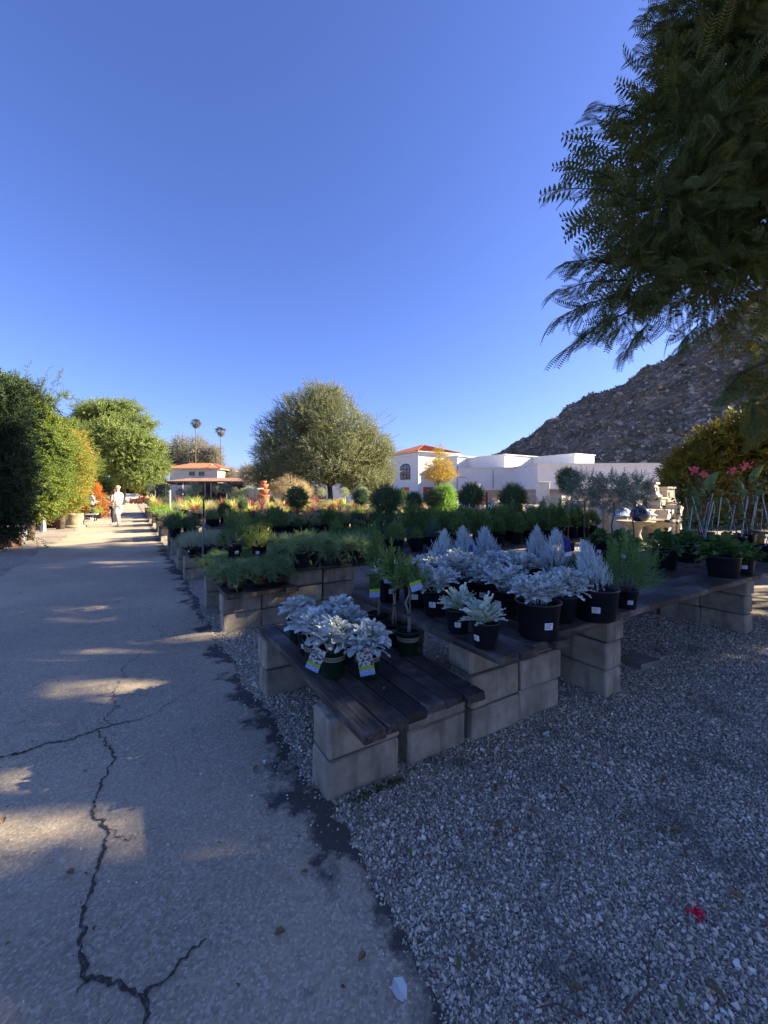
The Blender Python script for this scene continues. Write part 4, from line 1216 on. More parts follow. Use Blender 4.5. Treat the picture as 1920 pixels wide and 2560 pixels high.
def sprig(parent, base, tip, n, S, m):
    g = Geo(); base = Vector(base); tip = Vector(tip); loc = parent.location
    sag = Vector((0, 0, .05 * (tip - base).length))
    mid = base.lerp(tip, .5) + sag
    tube(g, [base - loc, mid - loc, tip - loc], [.012, .008, .003], 5, 1)
    P = []; D = []
    ax = (tip - base).normalized(); sd = ax.cross(Vector((0, 0, 1))).normalized()
    for k in range(n):
        q = .15 + .85 * k / (n - 1)
        p = (base.lerp(mid, q * 2) if q < .5 else mid.lerp(tip, q * 2 - 1)) - loc
        P.append(p); s = 1 if k % 2 else -1
        D.append(ax * (.8 + .6 * q) + sd * s * random.uniform(.3, .9) * (1.2 - q) + Vector((0, 0, random.uniform(-.75, .15))))
    g.add(*scatter(*T_fr, np.array([tuple(p) for p in P]), np.array([tuple(d) for d in D]), np.tile([0, 0, 1.0], (n, 1)) + rng.normal(size=(n, 3)) * .3, S * rng.uniform(.75, 1.15, n)), 0)
    n2 = n * 2; q = rng.uniform(0, .75, n2); PP = np.array([tuple(base.lerp(tip, t_) - loc) for t_ in q]) + rng.normal(size=(n2, 3)) * .05
    g.add(*scatter(*T_fr, PP, np.array(ax) + rng.normal(size=(n2, 3)) * .6 + np.array([0, 0, -.35]), None, S * rng.uniform(.5, 1.0, n2)), 0)
    g.build('branch', [m, M_BARK], parent)
for bx, by, tx, ty, Y, n in [(1720, 90, 1612, 50, 4.3, 9), (1720, 200, 1600, 130, 4.3, 10), (1700, 280, 1572, 262, 4.3, 11), (1680, 330, 1500, 262, 4.2, 11), (1650, 370, 1482, 295, 4.2, 10), (1660, 430, 1545, 335, 4.2, 10),
                          (1600, 500, 1402, 470, 4.2, 13), (1600, 560, 1450, 545, 4.2, 11), (1560, 460, 1440, 420, 4.3, 9), (1600, 620, 1500, 580, 4.3, 9), (1560, 700, 1376, 735, 4.3, 13), (1550, 740, 1385, 800, 4.3, 12),
                          (1570, 780, 1420, 870, 4.35, 12), (1530, 660, 1415, 655, 4.4, 10), (1620, 810, 1560, 885, 4.4, 9), (1640, 640, 1560, 640, 4.4, 9), (1740, 820, 1700, 868, 4.6, 8),
                          (1860, 930, 1812, 985, 4.9, 9), (1880, 1010, 1885, 1075, 5, 8), (1700, 700, 1640, 760, 4.4, 8)]:
    sprig(hero, at(bx, by, Y + .3), at(tx, ty, Y), n, random.uniform(.23, .31), ML['hero'])
g = Geo(); n = 500
P = np.array([tuple(at(rng.uniform(1640, 1950), rng.uniform(640, 1080), rng.uniform(5.0, 6.2))) for _ in range(n)]); P = P[(P[:, 0] / P[:, 1] * F + 960) > 1690 + .5 * (HY - 640 - (P[:, 2] - H) / P[:, 1] * F)]
g.add(*scatter(*T_fr2, P - np.array(hero.location), sph(len(P)) + np.array([-.4, 0, -.5]), None, rng.uniform(.12, .24, len(P))))
g.build('yellowing_foliage', ML['hero2'], hero)

# ---- trees beyond the right edge of the frame, whose shade lies over the lane and the near benches
T_big = shoot(12, .34, .2, 60, stem=.02)
SH = [((13.4, 7.6), 4.0, 5.0, 12.5), ((15.5, 11.0), 3.2, 6.0, 15.8), ((12.6, 2.0), 4.4, 3.4, 12.0), ((17.5, 4.0), 4.5, 6.5, 16.5), ((12.8, -1.8), 4.2, 3.0, 12.0)]
for i, ((x, y), R, z0, z1) in enumerate(SH):
    hz = (z1 - z0) / 2; zc = z0 + hz
    bl = [((x + R * .45 * math.cos(a), y + R * .45 * math.sin(a), zc + (k % 2 - .5) * hz * .7), (R * .62, R * .62, hz * .62)) for k, a in enumerate(np.arange(6) * 1.047)] + [((x, y, zc), (R * .6, R * .6, hz))]
    tree('shade_tree', (x, y, 0), z0 + .5, .3, bl, T_big, 4200, .95, ML['left'],
         f'{["tall", "tallest", "spreading", "broad", "high", "wide"][i]} shade tree out of frame right of the gravel, {ORD[i]} of five', 'shade trees right of the gravel yard', shell=.2, holes=HOLES, hpad=.0)

# ---- hedge and trees along the left side of the lane
def pxs(L): return [(at(px, py, Y), (r * Y / F, r * Y / F, rz * Y / F)) for px, py, Y, r, rz in L]
def hedge(px, Y, L, n, S, m, label, T=None):
    b = at(px, 1236, Y); b.z = 0
    return tree('hedge_tree', b, 1.3, .12, pxs(L), T or T_tw3, n, S, m, label, limbs=False, shell=.45)
T_tw3 = shoot(12, .26, .13, 60, stem=.008)
T_tw4 = shoot(12, .22, .11, 60, stem=.008)
h1 = hedge(-10, 10.4, [(-5, 1060, 10.2, 60, 110), (-30, 1180, 9.9, 75, 130), (25, 1200, 10.6, 45, 100), (0, 1300, 10.0, 40, 55), (-60, 1020, 10.3, 80, 90)], 6500, .30, ML['hedgeshade'], 'hedge tree at the left edge, leaves coloured dark for shade')
hs2 = hedge(70, 12.6, [(60, 1060, 12.6, 55, 75), (105, 1130, 12.8, 50, 85), (70, 1200, 12.2, 60, 80), (125, 1200, 12.9, 35, 60), (30, 1000, 12.6, 40, 45), (95, 1255, 12.2, 38, 30)], 9500, .33, ML['hedge'], 'green hedge tree with long upright shoots, second from the left edge')
hedge(150, 16.5, [(150, 1140, 16.5, 38, 60), (175, 1180, 16.6, 32, 50), (140, 1205, 16.0, 36, 50), (165, 1235, 16.2, 34, 32), (125, 1250, 15.8, 26, 28)], 6500, .36, ML['hedgey'], 'yellow-green hedge tree catching the sun beside the lane')
hedge(190, 20.5, [(172, 1115, 20.5, 24, 28), (188, 1160, 20.5, 24, 38), (178, 1205, 20, 26, 36), (204, 1195, 20.5, 14, 26)], 3800, .40, ML['hedgeo'], 'orange-yellow hedge tree beyond the green ones at left')
hedge(225, 27, [(225, 1200, 27, 24, 30), (245, 1215, 27.5, 20, 22), (215, 1160, 27, 22, 30), (170, 1080, 29, 26, 24), (140, 1075, 30, 30, 24)], 3000, .5, ML['hedge'], 'olive-green hedge tree just before the tall spreading tree')
g = Geo()
for k in range(22):
    b = at(random.uniform(0, 130), random.uniform(985, 1060), 12.6) - hs2.location
    d = Vector((random.uniform(.1, .75), random.uniform(-.2, .2), 1)).normalized()
    n = 16; q = np.linspace(0, 1.1, n)
    g.add(*scatter(*T_tw3, np.array(b) + q[:, None] * np.array(d) * random.uniform(.5, 1.1), np.tile(np.array(d), (n, 1)) + rng.normal(size=(n, 3)) * .5, None, .2))
g.build('long_shoots', ML['hedge'], hs2)
# loose sprays that break the outline of the hedge trees
for nm, x0, x1, y0, y1, Y, mk in (('hedge_tree.001', 60, 150, 1000, 1260, 12.3, 'hedge'), ('hedge_tree.002', 120, 215, 1075, 1260, 16.0, 'hedgey'), ('hedge_tree.003', 160, 212, 1085, 1230, 20.0, 'hedgeo'), ('hedge_tree', 0, 60, 950, 1330, 9.7, 'hedgeshade')):
    hb = bpy.data.objects[nm]; g = Geo()
    for k in range(34):
        b = at(random.uniform(x0, x1), random.uniform(y0, y1), Y + random.uniform(-.3, .9)) - hb.location
        d = Vector((random.uniform(.1, .9), random.uniform(-.6, .2), random.uniform(-.25, .6))).normalized()
        n = 14; q = np.linspace(0, 1.0, n)
        sag = np.stack([0 * q, 0 * q, -.35 * q * q], 1)
        g.add(*scatter(*T_tw3, np.array(b) + q[:, None] * np.array(d) * random.uniform(.4, .9) + sag, np.tile(np.array(d), (n, 1)) + rng.normal(size=(n, 3)) * .55 + np.array([0, 0, -.2]), None, .26))
    g.build('loose_sprays', ML[mk], hb)
def wide_tree(name, base, blobs, n, S, m, label, th, tr, T=T_tw, **k):
    return tree(name, base, th, tr, blobs, T, n, S, m, label, **k)
# tall spreading tree behind the hedge (left background)
Yt = 44
B = [(at(px, py, Yt + dy), (rx * 1.12 * Yt / F, rx * Yt / F, rz * .78 * Yt / F)) for px, py, dy, rx, rz in
     [(255, 1030, 0, 48, 24), (300, 1022, 1, 40, 18), (215, 1065, 0, 38, 24), (330, 1062, 0, 45, 22), (280, 1085, -2, 60, 30), (360, 1120, -1, 42, 26), (225, 1120, 0, 42, 30), (310, 1140, -2, 55, 28), (375, 1165, 0, 35, 26), (270, 1175, 0, 50, 30), (345, 1190, -1, 45, 22), (235, 1035, 2, 30, 16), (330, 1105, -3, 40, 22)]]
wide_tree('spreading_tree', (at(300, 1236, Yt).x, Yt, 0), B, 9000, .85, ML['left'], 'tall spreading green tree in tiers behind the left hedge', 3.5, .35, T=T_tw3, shell=.3, up=.15)
# big round olive-grey tree in the middle
Yc = 30
B = [(at(px, py, Yc + dy), (rx * Yc / F, rx * Yc / F, rz * Yc / F)) for px, py, dy, rx, rz in
     [(800, 1030, 0, 70, 62), (760, 1060, 0, 75, 60), (720, 1110, 0, 75, 65), (690, 1140, 2, 58, 55), (850, 1080, -1, 85, 65), (900, 1130, 0, 72, 62), (830, 1150, -2, 90, 55), (760, 1165, -1, 80, 45), (935, 1165, 0, 48, 45), (690, 1190, 2, 50, 40), (900, 1195, -1, 55, 32), (820, 995, 0, 45, 28), (945, 1195, 0, 42, 30), (930, 1130, -1, 45, 40), (670, 1195, 1, 45, 35), (900, 1200, -2, 40, 26)]]
ct = wide_tree('round_tree', (at(822, 1236, Yc).x, Yc, 0), B, 17000, .6, ML['central'], 'large round olive-grey tree in the middle behind the benches', 2.6, .2, T=T_tw4, shell=.35, up=.3)
g = Geo()
for k in range(190):
    px, py = (random.uniform(660, 985), random.uniform(985, 1190))
    c = at(815, 1110, Yc); p = at(px, py, Yc + random.uniform(-4, 1)); d = (p - c); d.z += 1.2
    if ((px - 818) / 165) ** 2 + ((py - 1105) / 115) ** 2 < .6: continue
    if ((px - 818) / 165) ** 2 + ((py - 1105) / 115) ** 2 > .92: continue
    d.normalize(); n = 9; q = np.linspace(-.2, .9, n)[:, None]
    g.add(*scatter(*T_tw2, np.array(p - ct.location) + q * np.array(d), np.tile(np.array(d), (n, 1)) + rng.normal(size=(n, 3)) * .45, None, .42))
g.build('outer_twigs', ML['central'], ct)
# small golden tree against the white building
Yg = 27
B = [(at(px, py, Yg), (rx * Yg / F, rx * Yg / F, rz * Yg / F)) for px, py, rx, rz in [(1098, 1140, 16, 20), (1085, 1165, 24, 14), (1112, 1165, 24, 14), (1072, 1185, 20, 10), (1122, 1188, 20, 10), (1096, 1190, 34, 12), (1098, 1122, 8, 10)]]
wide_tree('golden_tree', (at(1094, 1236, Yg).x, Yg, 0), B, 1500, .34, ML['gold'], 'small golden-leaved tree in front of the white building', 2.2, .07, up=-.15, shell=.2)
# pale round bush under the round tree
B = [(at(px, py, 25), (rx * 25 / F, rx * 25 / F, rz * 25 / F)) for px, py, rx, rz in [(730, 1215, 34, 22), (700, 1228, 22, 18), (755, 1228, 24, 18)]]
tree('pale_bush', (at(730, 1236, 25).x, 25, 0), .8, .06, B, T_tw, 1500, .3, ML['tan'], 'pale tan-green bush in front of the round tree', cat='bush')
# rounded lime bush right of the golden tree
B = [(at(px, py, 14), (rx * 14 / F, rx * 14 / F, rz * 14 / F)) for px, py, rx, rz in [(1110, 1262, 30, 24), (1112, 1242, 22, 22), (1112, 1228, 13, 12)]]
tree('lime_bush', (at(1112, 1236, 14).x, 14, 0), .5, .05, B, T_box, 2300, .16, ML['lime'], 'bright lime cone-shaped bush among the dark topiary', cat='bush')
# bamboo hedge at the right
for i, (px, py, Y, rx, rz, lb) in enumerate([(1742, 1190, 17.5, 62, 46, 'low left'), (1800, 1155, 18.5, 72, 58, 'sunlit-topped middle'), (1905, 1125, 17.5, 100, 72, 'tall right')]):
    B = [(at(px + a, py + b, Y + random.uniform(-.4, .6)), (rx * Y / F * .62, rx * Y / F * .7, rz * Y / F * .75)) for a, b in ((-rx * .35, 8), (rx * .35, -6), (0, -rz * .5), (0, rz * .8), (rx * .5, rz), (-rx * .4, rz), (-rx * .3, rz * 1.7), (rx * .4, rz * 1.8))]
    tree('bamboo_clump', (at(px, 1236, Y).x, Y, 0), 1.3, .05, B, T_ole, 3000, .55, ML['bamboo'], f'{lb} golden-green bamboo clump of the hedge behind the planters', 'bamboo hedge', cat='bamboo', up=.0, shell=.3)
# eucalyptus behind the tiled house, far trees
Ye = 100
for px, py, rx, rz, lb in [(447, 1140, 22, 32, 'left'), (492, 1140, 26, 32, 'middle'), (533, 1156, 20, 26, 'right'), (404, 1150, 14, 26, 'small leftmost')]:
    B = [(at(px + a * rx, py + b * rz, Ye + random.uniform(-3, 3)), (rx * .6 * Ye / F, rx * .6 * Ye / F, rz * .5 * Ye / F)) for a, b in ((0, -.5), (-.4, 0), (.4, -.1), (0, .4), (.4, .7), (-.4, .8), (.1, -.9))]
    tree('eucalyptus', (at(px, 1236, Ye).x, Ye, 0), 7, .4, B, T_tw, 1500, 1.7, ML['eucal'], f'{lb} grey eucalyptus tree behind the tiled house', 'eucalyptus trees behind the house', shell=.3, bark=M_CANE)
for px, py, rx, Y, lb in [(577, 1190, 16, 85, 'small grey-green tree right of the tiled house'), (602, 1190, 13, 95, 'small far tree beside the round tree'), (625, 1185, 16, 60, 'dusty tree half behind the round tree'), (390, 1205, 20, 80, 'low dark tree between the lane end and the tiled house')]:
    B = [(at(px + a * rx, py + b * rx, Y), (rx * .7 * Y / F,) * 3) for a, b in ((0, -.4), (-.5, .2), (.5, .1), (0, .8))]
    tree('far_tree', (at(px, 1236, Y).x, Y, 0), 2, .2, B, T_tw, 800, 1.0, ML['eucal'], lb)
def palm(px, ptop, Y, label, bend):
    b = at(px, 1236, Y); b.z = 0; top = at(px + bend, ptop, Y)
    r = empty('fan_palm', b, 0, label, 'palm tree')
    g = Geo(); h = top.z
    tube(g, [(0, 0, 0), ((top.x - b.x) * 1.3, 0, h * .4), ((top.x - b.x) * 1.1, 0, h * .75), (top.x - b.x, 0, h)], [.16, .1, .09, .085], 8)
    g.build('trunk', M_PALMBARK, r, True)
    g = Geo(); n = 64
    d = sph(n); d[:, 2] = d[:, 2] * .8 + .25
    T = merge([scatter(*strap(.07, .5, 3), np.tile([0, .45, 0.], (9, 1)), np.stack([np.sin(np.linspace(-1.1, 1.1, 9)), np.cos(np.linspace(-1.1, 1.1, 9)), np.zeros(9)], 1), np.tile([0, 0, 1.0], (9, 1)), .6), (np.array([(-.015, 0, 0), (.015, 0, 0), (.01, .5, 0), (-.01, .5, 0)], float), np.array([(0, 1, 2), (0, 2, 3)]))])
    g.add(*scatter(*T, np.zeros((n, 3)) + [top.x - b.x, 0, h], d, np.tile([0, 0, 1.0], (n, 1)), rng.uniform(1.15, 1.5, n)))
    g.build('crown', ML['palm'], r)
    g = Geo(); n = 26; d = sph(n); d[:, 2] = -np.abs(d[:, 2]) - .5
    g.add(*scatter(*T, np.zeros((n, 3)) + [top.x - b.x, 0, h - .2], d, None, rng.uniform(.9, 1.2, n)))
    g.build('dead_skirt', ML['dead'], r)
palm(494, 1058, 92, 'taller fan palm left of the pair above the tiled house', -4)
palm(555, 1078, 90, 'shorter fan palm right of the pair above the tiled house', -3)

# ================================================================ BUILDINGS
M_WHITE = mat('white_stucco', (.66, .645, .61), (.72, .70, .665), 1.5, .9, .25, 40, .2)
M_CREAM = mat('cream_stucco', (.62, .58, .44), (.7, .66, .52), 1.2, .9)
M_SHADE = mat('veranda_shade', (.012, .012, .014), (.03, .028, .026), 2, .6)
M_GLASS = mat('window_glass', (.05, .055, .06), (.13, .13, .12), 2, .12, spec=.6)
M_FRAME = mat('dark_window_frame', (.02, .02, .022), None, rough=.5)
M_RED = mat('red_paint', (.45, .06, .025), (.52, .09, .04), 3, .6)
M_STEEL = mat('grey_steel', (.16, .17, .18), (.28, .28, .28), 5, .5)
M_RUST = mat('rusty_steel', (.14, .06, .035), (.24, .12, .07), 8, .8)
def tile_material():
    t = NT('clay_roof_tile'); c = t.coord()
    n1 = t.noise(c, 1.2, 4)
    col = t.ramp(n1, [(.3, (.27, .065, .032)), (.55, (.36, .105, .055)), (.75, (.24, .07, .042))])
    return t.set(col, .85, t.bump(t.noise(c, 8, 3), .3, .05), .2)
M_TILE = tile_material()
def tiled_plane(g, a, b, c, d, pitch=.3, r=.09):
    """roof slope a-b (eave) to d-c (ridge): base sheet plus barrel tile rows running up the slope"""
    a, b, c, d = map(Vector, (a, b, c, d))
    g.add([tuple(a), tuple(b), tuple(c), tuple(d)], [(0, 1, 2, 3)])
    n = max(2, int((b - a).length / pitch)); nrm = (b - a).cross(d - a).normalized()
    for k in range(n):
        q = (k + .5) / n
        p0 = a.lerp(b, q)
        # run straight up the slope until the hip
        up = ((d + c) * .5 - (a + b) * .5); e = (b - a).normalized(); up = (up - e * up.dot(e))
        L0 = (p0 - a).length; off_l = (d - a).dot(e); off_r = (b - c).dot(e)
        f = 1.0
        if off_l > .01: f = min(f, L0 / off_l)
        if off_r > .01: f = min(f, (b - p0).length / off_r)
        if f < .03: continue
        p1 = p0 + up * f
        tube(g, [p0 + nrm * .01, p1 + nrm * .01], r, 5)
def hip_roof(g, poly, z, ov, h, ridge=None):
    """poly: 4 corners counter-clockwise; hip roof to a point or a short ridge"""
    c = sum((Vector(p) for p in poly), Vector((0, 0))) / 4
    P = [Vector((*(Vector(p) + (Vector(p) - c).normalized() * ov), z)) for p in poly]
    R0, R1 = (Vector((*c, z + h)),) * 2 if ridge is None else (Vector((*ridge[0], z + h)), Vector((*ridge[1], z + h)))
    tops = [(R0, R1), (R1, R1), (R1, R0), (R0, R0)]
    for k in range(4):
        t0, t1 = tops[k]
        tiled_plane(g, P[k], P[(k + 1) % 4], t1, t0)
        tube(g, [P[k], t0], .12, 6)
    return P
def VU(p, a, b): return (p[0] + VX * a + UX * b, p[1] + VY * a + UY * b)
# ---- white building with the tiled corner tower
wb = empty('white_building', (at(1046, 1236, 60).x, 60, 0), 0, 'large white stucco building with red tiled corner tower and stepped flat roofs', 'building')
o = Vector(wb.location)
def loc2(p): return (p[0] - o.x, p[1] - o.y)
c0 = (o.x, o.y)
ze = 1.41 + 108 / F * 60
tw = [c0, VU(c0, 7.4, 0), VU(c0, 7.4, 7.4), VU(c0, 0, 7.4)]
g = Geo(); prism(g, [loc2(p) for p in tw], 0, ze); prism(g, [loc2(p) for p in [VU(c0, -.12, -.12), VU(c0, 7.52, -.12), VU(c0, 7.52, 7.52), VU(c0, -.12, 7.52)]], ze - .55, ze - .12)
g.build('tower_wall', M_WHITE, wb)
g = Geo(); hip_roof(g, [loc2(p) for p in tw], ze + .02, .75, 1.45); g.build('roof', M_TILE, wb)
g = Geo(); pp = [Vector(VU((0, 0), -.55, -.55)), Vector(VU((0, 0), 7.95, -.55)), Vector(VU((0, 0), 7.95, 7.95)), Vector(VU((0, 0), -.55, 7.95))]
prism(g, [tuple(p) for p in pp], ze - .1, ze + .0); g.build('eave', M_CREAM, wb)
def face_rect(g, p, d, a0, a1, z0, z1, out, n, m=0):
    """rectangle on a wall: starts at p, runs along d, pushed out along n"""
    V = [(p[0] + d[0] * a + n[0] * out, p[1] + d[1] * a + n[1] * out, z) for a, z in ((a0, z0), (a1, z0), (a1, z1), (a0, z1))]
    g.add(V, [(0, 1, 2, 3)], m)
nL = (-VX, -VY); dU = (UX, UY); dV = (VX, VY); nF = (-UX, -UY)
# arched window on the tower's left face
def arch_pts(w_, z0, zs, n=10):
    return [(0, z0), (w_, z0), (w_, zs)] + [(w_ / 2 + w_ / 2 * math.cos(a), zs + .42 * w_ / 2 * math.sin(a)) for a in np.linspace(0, math.pi, n)[1:-1]] + [(0, zs)]
def wpt(a, z, out): return (dU[0] * a + nL[0] * out, dU[1] * a + nL[1] * out, z)
a0, wv, z0, z1 = 2.1, 2.5, 3.75, 5.55
g = Geo(); ap = arch_pts(wv, z0, z1); g.add([wpt(a0 + a, z, .03) for a, z in ap], [tuple(range(len(ap)))[::-1]])
win = g.build('window', M_GLASS, wb)
g = Geo()
for k in range(len(ap)):
    p, q = ap[k], ap[(k + 1) % len(ap)]
    tube(g, [wpt(a0 + p[0], p[1], .05), wpt(a0 + q[0], q[1], .05)], .06, 4)
for f in (1 / 3, 2 / 3): tube(g, [wpt(a0 + wv * f, z0, .05), wpt(a0 + wv * f, z1 + .4, .05)], .035, 4)
for z in (z0 + .75, z0 + 1.5): tube(g, [wpt(a0, z, .05), wpt(a0 + wv, z, .05)], .035, 4)
g.build('frame', M_FRAME, win)
g = Geo(); tube(g, [(nL[0] * .08 - dV[0] * 0, nL[1] * .08 + nF[1] * .08, 0), (nL[0] * .08, nL[1] * .08 + nF[1] * .08, ze - .2)], .09, 8); g.build('downpipe', M_WHITE, wb)
g = Geo(); L1 = VU((0, 0), 0, 7.4); prism(g, [VU((0, 0), .25, 7.4), VU((0, 0), 7, 7.4), VU((0, 0), 7, 34), VU((0, 0), .25, 34)], 0, ze - 1.6); g.build('rear_wing', M_WHITE, wb)
g = Geo()
for k in range(7):
    face_rect(g, VU((0, 0), 0, 0), dU, 5.2 + k * 3.2, 7.2 + k * 3.2, .2, 2.6, .02 if k == 0 else -.23, nL)
    face_rect(g, VU((0, 0), 0, 0), dU, 5.2 + k * 3.2, 7.2 + k * 3.2, 2.6, 2.62, .02, nL)
    if k > 8: break
# the red loading doors, each of its own
for k in range(6):
    gg = Geo(); box(gg, (*Vector(VU((0, 0), -.02 if k == 0 else .24, 3.4 + k * 2.7)), 1.3), (2.0, .08, 2.4), rz=RZ + math.pi / 2)
    gg.build('red_door', M_RED, wb)
gg = Geo(); box(gg, (*VU((0, 0), 2.2, -.02), 1.35), (2.6, .08, 2.3), rz=RZ); dr = gg.build('red_door', M_RED, wb)
gg = Geo(); box(gg, (*VU((0, 0), 2.4, -.06), 1.15), (1.6, .1, 1.9), rz=RZ); gg.build('door_panel', M_WHITE, dr)
# lower wings to the right
def wing(name, pts, z):
    g = Geo(); prism(g, [loc2(p) for p in pts], 0, z)
    for k in range(len(pts)):                                     # parapet coping
        a, b = Vector(loc2(pts[k])), Vector(loc2(pts[(k + 1) % len(pts)])); m = (a + b) / 2; d = b - a
        box(g, (m.x, m.y, z + .05), (d.length + .1, .34, .11), rz=math.atan2(d.y, d.x))
    return g.build(name, M_WHITE, wb)
p1 = at(1344, 1236, 45.4); p2 = at(1283, 1236, 51.8); p3 = at(1140, 1236, 53.3); pr = at(2060, 1236, 44.5)
wing('long_wing', [(p1.x, p1.y), (pr.x, pr.y), (pr.x, 75), (p3.x, 75), (p3.x, p3.y), (p2.x, p2.y)], 4.76)
q = at(1261, 1236, 56); cq = (q.x, q.y); wing('upper_block', [cq, VU(cq, 9.5, 0), VU(cq, 9.5, 12), VU(cq, 0, 12)], 6.85)
q = at(1437, 1236, 53.5); cq = (q.x, q.y); wing('upper_block', [cq, VU(cq, 4.4, 0), VU(cq, 4.4, 9), VU(cq, 0, 9)], 6.7)
q = at(1143, 1236, 61); cq = (q.x, q.y); wing('upper_block', [cq, VU(cq, 8, 0), VU(cq, 8, 9), VU(cq, 0, 9)], 7.1)
g = Geo(); bx = at(1143, 1236, 52); box(g, (bx.x - o.x, bx.y - o.y, 2.6), (.08, .08, 5.2)); box(g, (bx.x - o.x + .6, bx.y - o.y, 3.6), (1.2, .06, .06)); g.build('roof_ladder', M_RUST, wb)
# ---- tan block wall with pillars
M_TANW = mat('tan_wall_block', (.30, .24, .185), (.36, .295, .23), 4, .9, .3, 30)
wall = empty('garden_wall', (at(1357, 1236, 24.6).x, 24.6, 0), 0, 'low tan block wall with white capped pillars before the white building', 'wall')
o2 = Vector(wall.location)
def wseg(a, b, h, name='wall_panel'):
    g = Geo(); d = Vector(b) - Vector(a); m = (Vector(a) + Vector(b)) / 2
    for k in range(6): box(g, (m.x - o2.x, m.y - o2.y, h * (k + .5) / 6), (d.length, .2 + (.012 if k % 2 else 0), h / 6 - .012), rz=math.atan2(d.y, d.x))
    box(g, (m.x - o2.x, m.y - o2.y, h + .035), (d.length, .27, .06), m=1, rz=math.atan2(d.y, d.x))
    g.build(name, [M_TANW, M_WHITE], wall)
A = at(1357, 1236, 24.6); Bp = at(1187, 1236, 30); Cc = at(1100, 1236, 33); Dd = at(1575, 1236, 23)
for a, b in ((A, Bp), (Bp, Cc), (A, Dd)): wseg((a.x, a.y), (b.x, b.y), 1.72)
for p in (A, Bp):
    g = Geo(); box(g, (p.x - o2.x, p.y - o2.y, 1.05), (.62, .62, 2.1), bev=.02); box(g, (p.x - o2.x, p.y - o2.y, 2.13), (.7, .7, .08), bev=.02); g.build('pillar', M_WHITE, wall)
# ---- tiled house at the end of the benches
Yh = 80
ho = at(485, 1236, Yh); ho.z = 0
hs_ = empty('tiled_house', ho, 0, 'cream two-storey house with red tiled roof and low lean-to veranda', 'building')
def zpx(py, Y): return H - (py - HY) / F * Y
x0, x1 = at(425, 0, Yh).x - ho.x, at(544, 0, Yh).x - ho.x
zw = zpx(1171, Yh)
g = Geo(); prism(g, [(x0, 0), (x1, 0), (x1, 8), (x0, 8)], 0, zw); g.build('wall', M_CREAM, hs_)
g = Geo(); hip_roof(g, [(x0, 0), (x1, 0), (x1, 8), (x0, 8)], zw, 1.15, 1.25, ((x0 + 2.6, 4), (x1 - 2.6, 4))); g.build('roof', M_TILE, hs_)
g = Geo(); prism(g, [(x0 - .8, -.8), (x1 + .8, -.8), (x1 + .8, 8.8), (x0 - .8, 8.8)], zw - .14, zw - .02); g.build('eave', M_CREAM, hs_)
for px in (480, 504):
    xw = at(px, 0, Yh).x - ho.x; g = Geo(); box(g, (xw, -.01, zpx(1184, Yh)), (1.05, .1, .75)); f = g.build('window', M_FRAME, hs_)
    g = Geo(); box(g, (xw, -.04, zpx(1184, Yh)), (.9, .08, .6)); g.build('pane', M_GLASS, f)
g = Geo(); lathe(g, [(.5, -.05), (.42, .1), (.1, .16)], 12, (at(531, 0, Yh).x - ho.x, -.6, zw + .6), capt=True); g.build('satellite_dish', M_STEEL, hs_)
vx0, vx1 = at(412, 0, 70).x - ho.x, at(625, 0, 70).x - ho.x
g = Geo(); yv = -10.0
g.add([(vx0, yv, zpx(1203, 70)), (vx1, yv, zpx(1205, 70)), (vx1, -.2, 4.6), (vx0, -.2, 4.6)], [(0, 1, 2, 3)])
g.add([(vx0, yv, zpx(1205.5, 70)), (vx1, yv, zpx(1207.5, 70)), (vx1, -.2, 4.45), (vx0, -.2, 4.45)], [(3, 2, 1, 0)])
for k in range(40):
    xx = vx0 + (vx1 - vx0) * (k + .5) / 40; tube(g, [(xx, yv, zpx(1203, 70) + .02), (xx, -.2, 4.62)], .07, 5)
g.build('veranda_roof', mat('dusty_roof_sheet', (.09, .055, .045), (.17, .09, .07), 1, .8), hs_)
g = Geo(); V = []; nn = 40
for k in range(nn + 1):
    xx = vx0 + (vx1 - vx0) * k / nn; zt_ = zpx(1205.8 + 2 * k / nn, 70); V += [(xx, yv + .12 + .05 * math.sin(k * 1.7), zt_), (xx, yv + .14 + .07 * math.sin(k * 2.3), zt_ - .42 - .05 * math.sin(k * 1.1))]
g.add(V, [(2 * k, 2 * k + 1, 2 * k + 3, 2 * k + 2) for k in range(nn)]); g.build('shade_cloth', mat('black_shade_cloth', (.02, .018, .018), (.035, .03, .03), 2, .9), hs_)
for px in (414, 440, 458, 512, 527, 566, 615):
    xx = at(px, 0, 70).x - ho.x; g = Geo(); tube(g, [(xx, yv + .1, 0), (xx, yv + .1, zpx(1205, 70))], .07, 6); g.build('post', M_STEEL, hs_)
g = Geo(); prism(g, [(vx0 + .3, -1), (vx1 - .3, -1), (vx1 - .3, -.7), (vx0 + .3, -.7)], 0, 3.4); g.build('shade_panel', M_SHADE, hs_)  # near-black slab: shade under the veranda roof put into its colour
g = Geo(); prism(g, [(vx1 - .2, -6), (vx1 + 5, -6), (vx1 + 5, 2), (vx1 - .2, 2)], 0, 3.0); g.build('side_shed', M_CREAM, hs_)
# small fittings on the white building
def fitting(name, px, py, Y, size, m, parent=wb):
    p = at(px, py, Y); g = Geo(); box(g, (p.x - o.x, p.y - o.y, p.z), size, bev=.02, rz=0); return g.build(name, m, parent)
for px, py in [(1405, 1176), (1560, 1186)]:
    fitting('wall_lamp', px, py, 45.1, (.3, .25, .22), M_STEEL)
for px in (1440, 1530, 1620):
    fitting('joint_strip', px, 1199, 45.15, (.035, .02, 3.2), M_STEEL)
fitting('conduit', 1233, 1202, 52.1, (.07, .07, 2.6), M_GLASS)
fitting('vent', 1219, 1163, 59.4, (.45, .2, .28), M_STEEL)

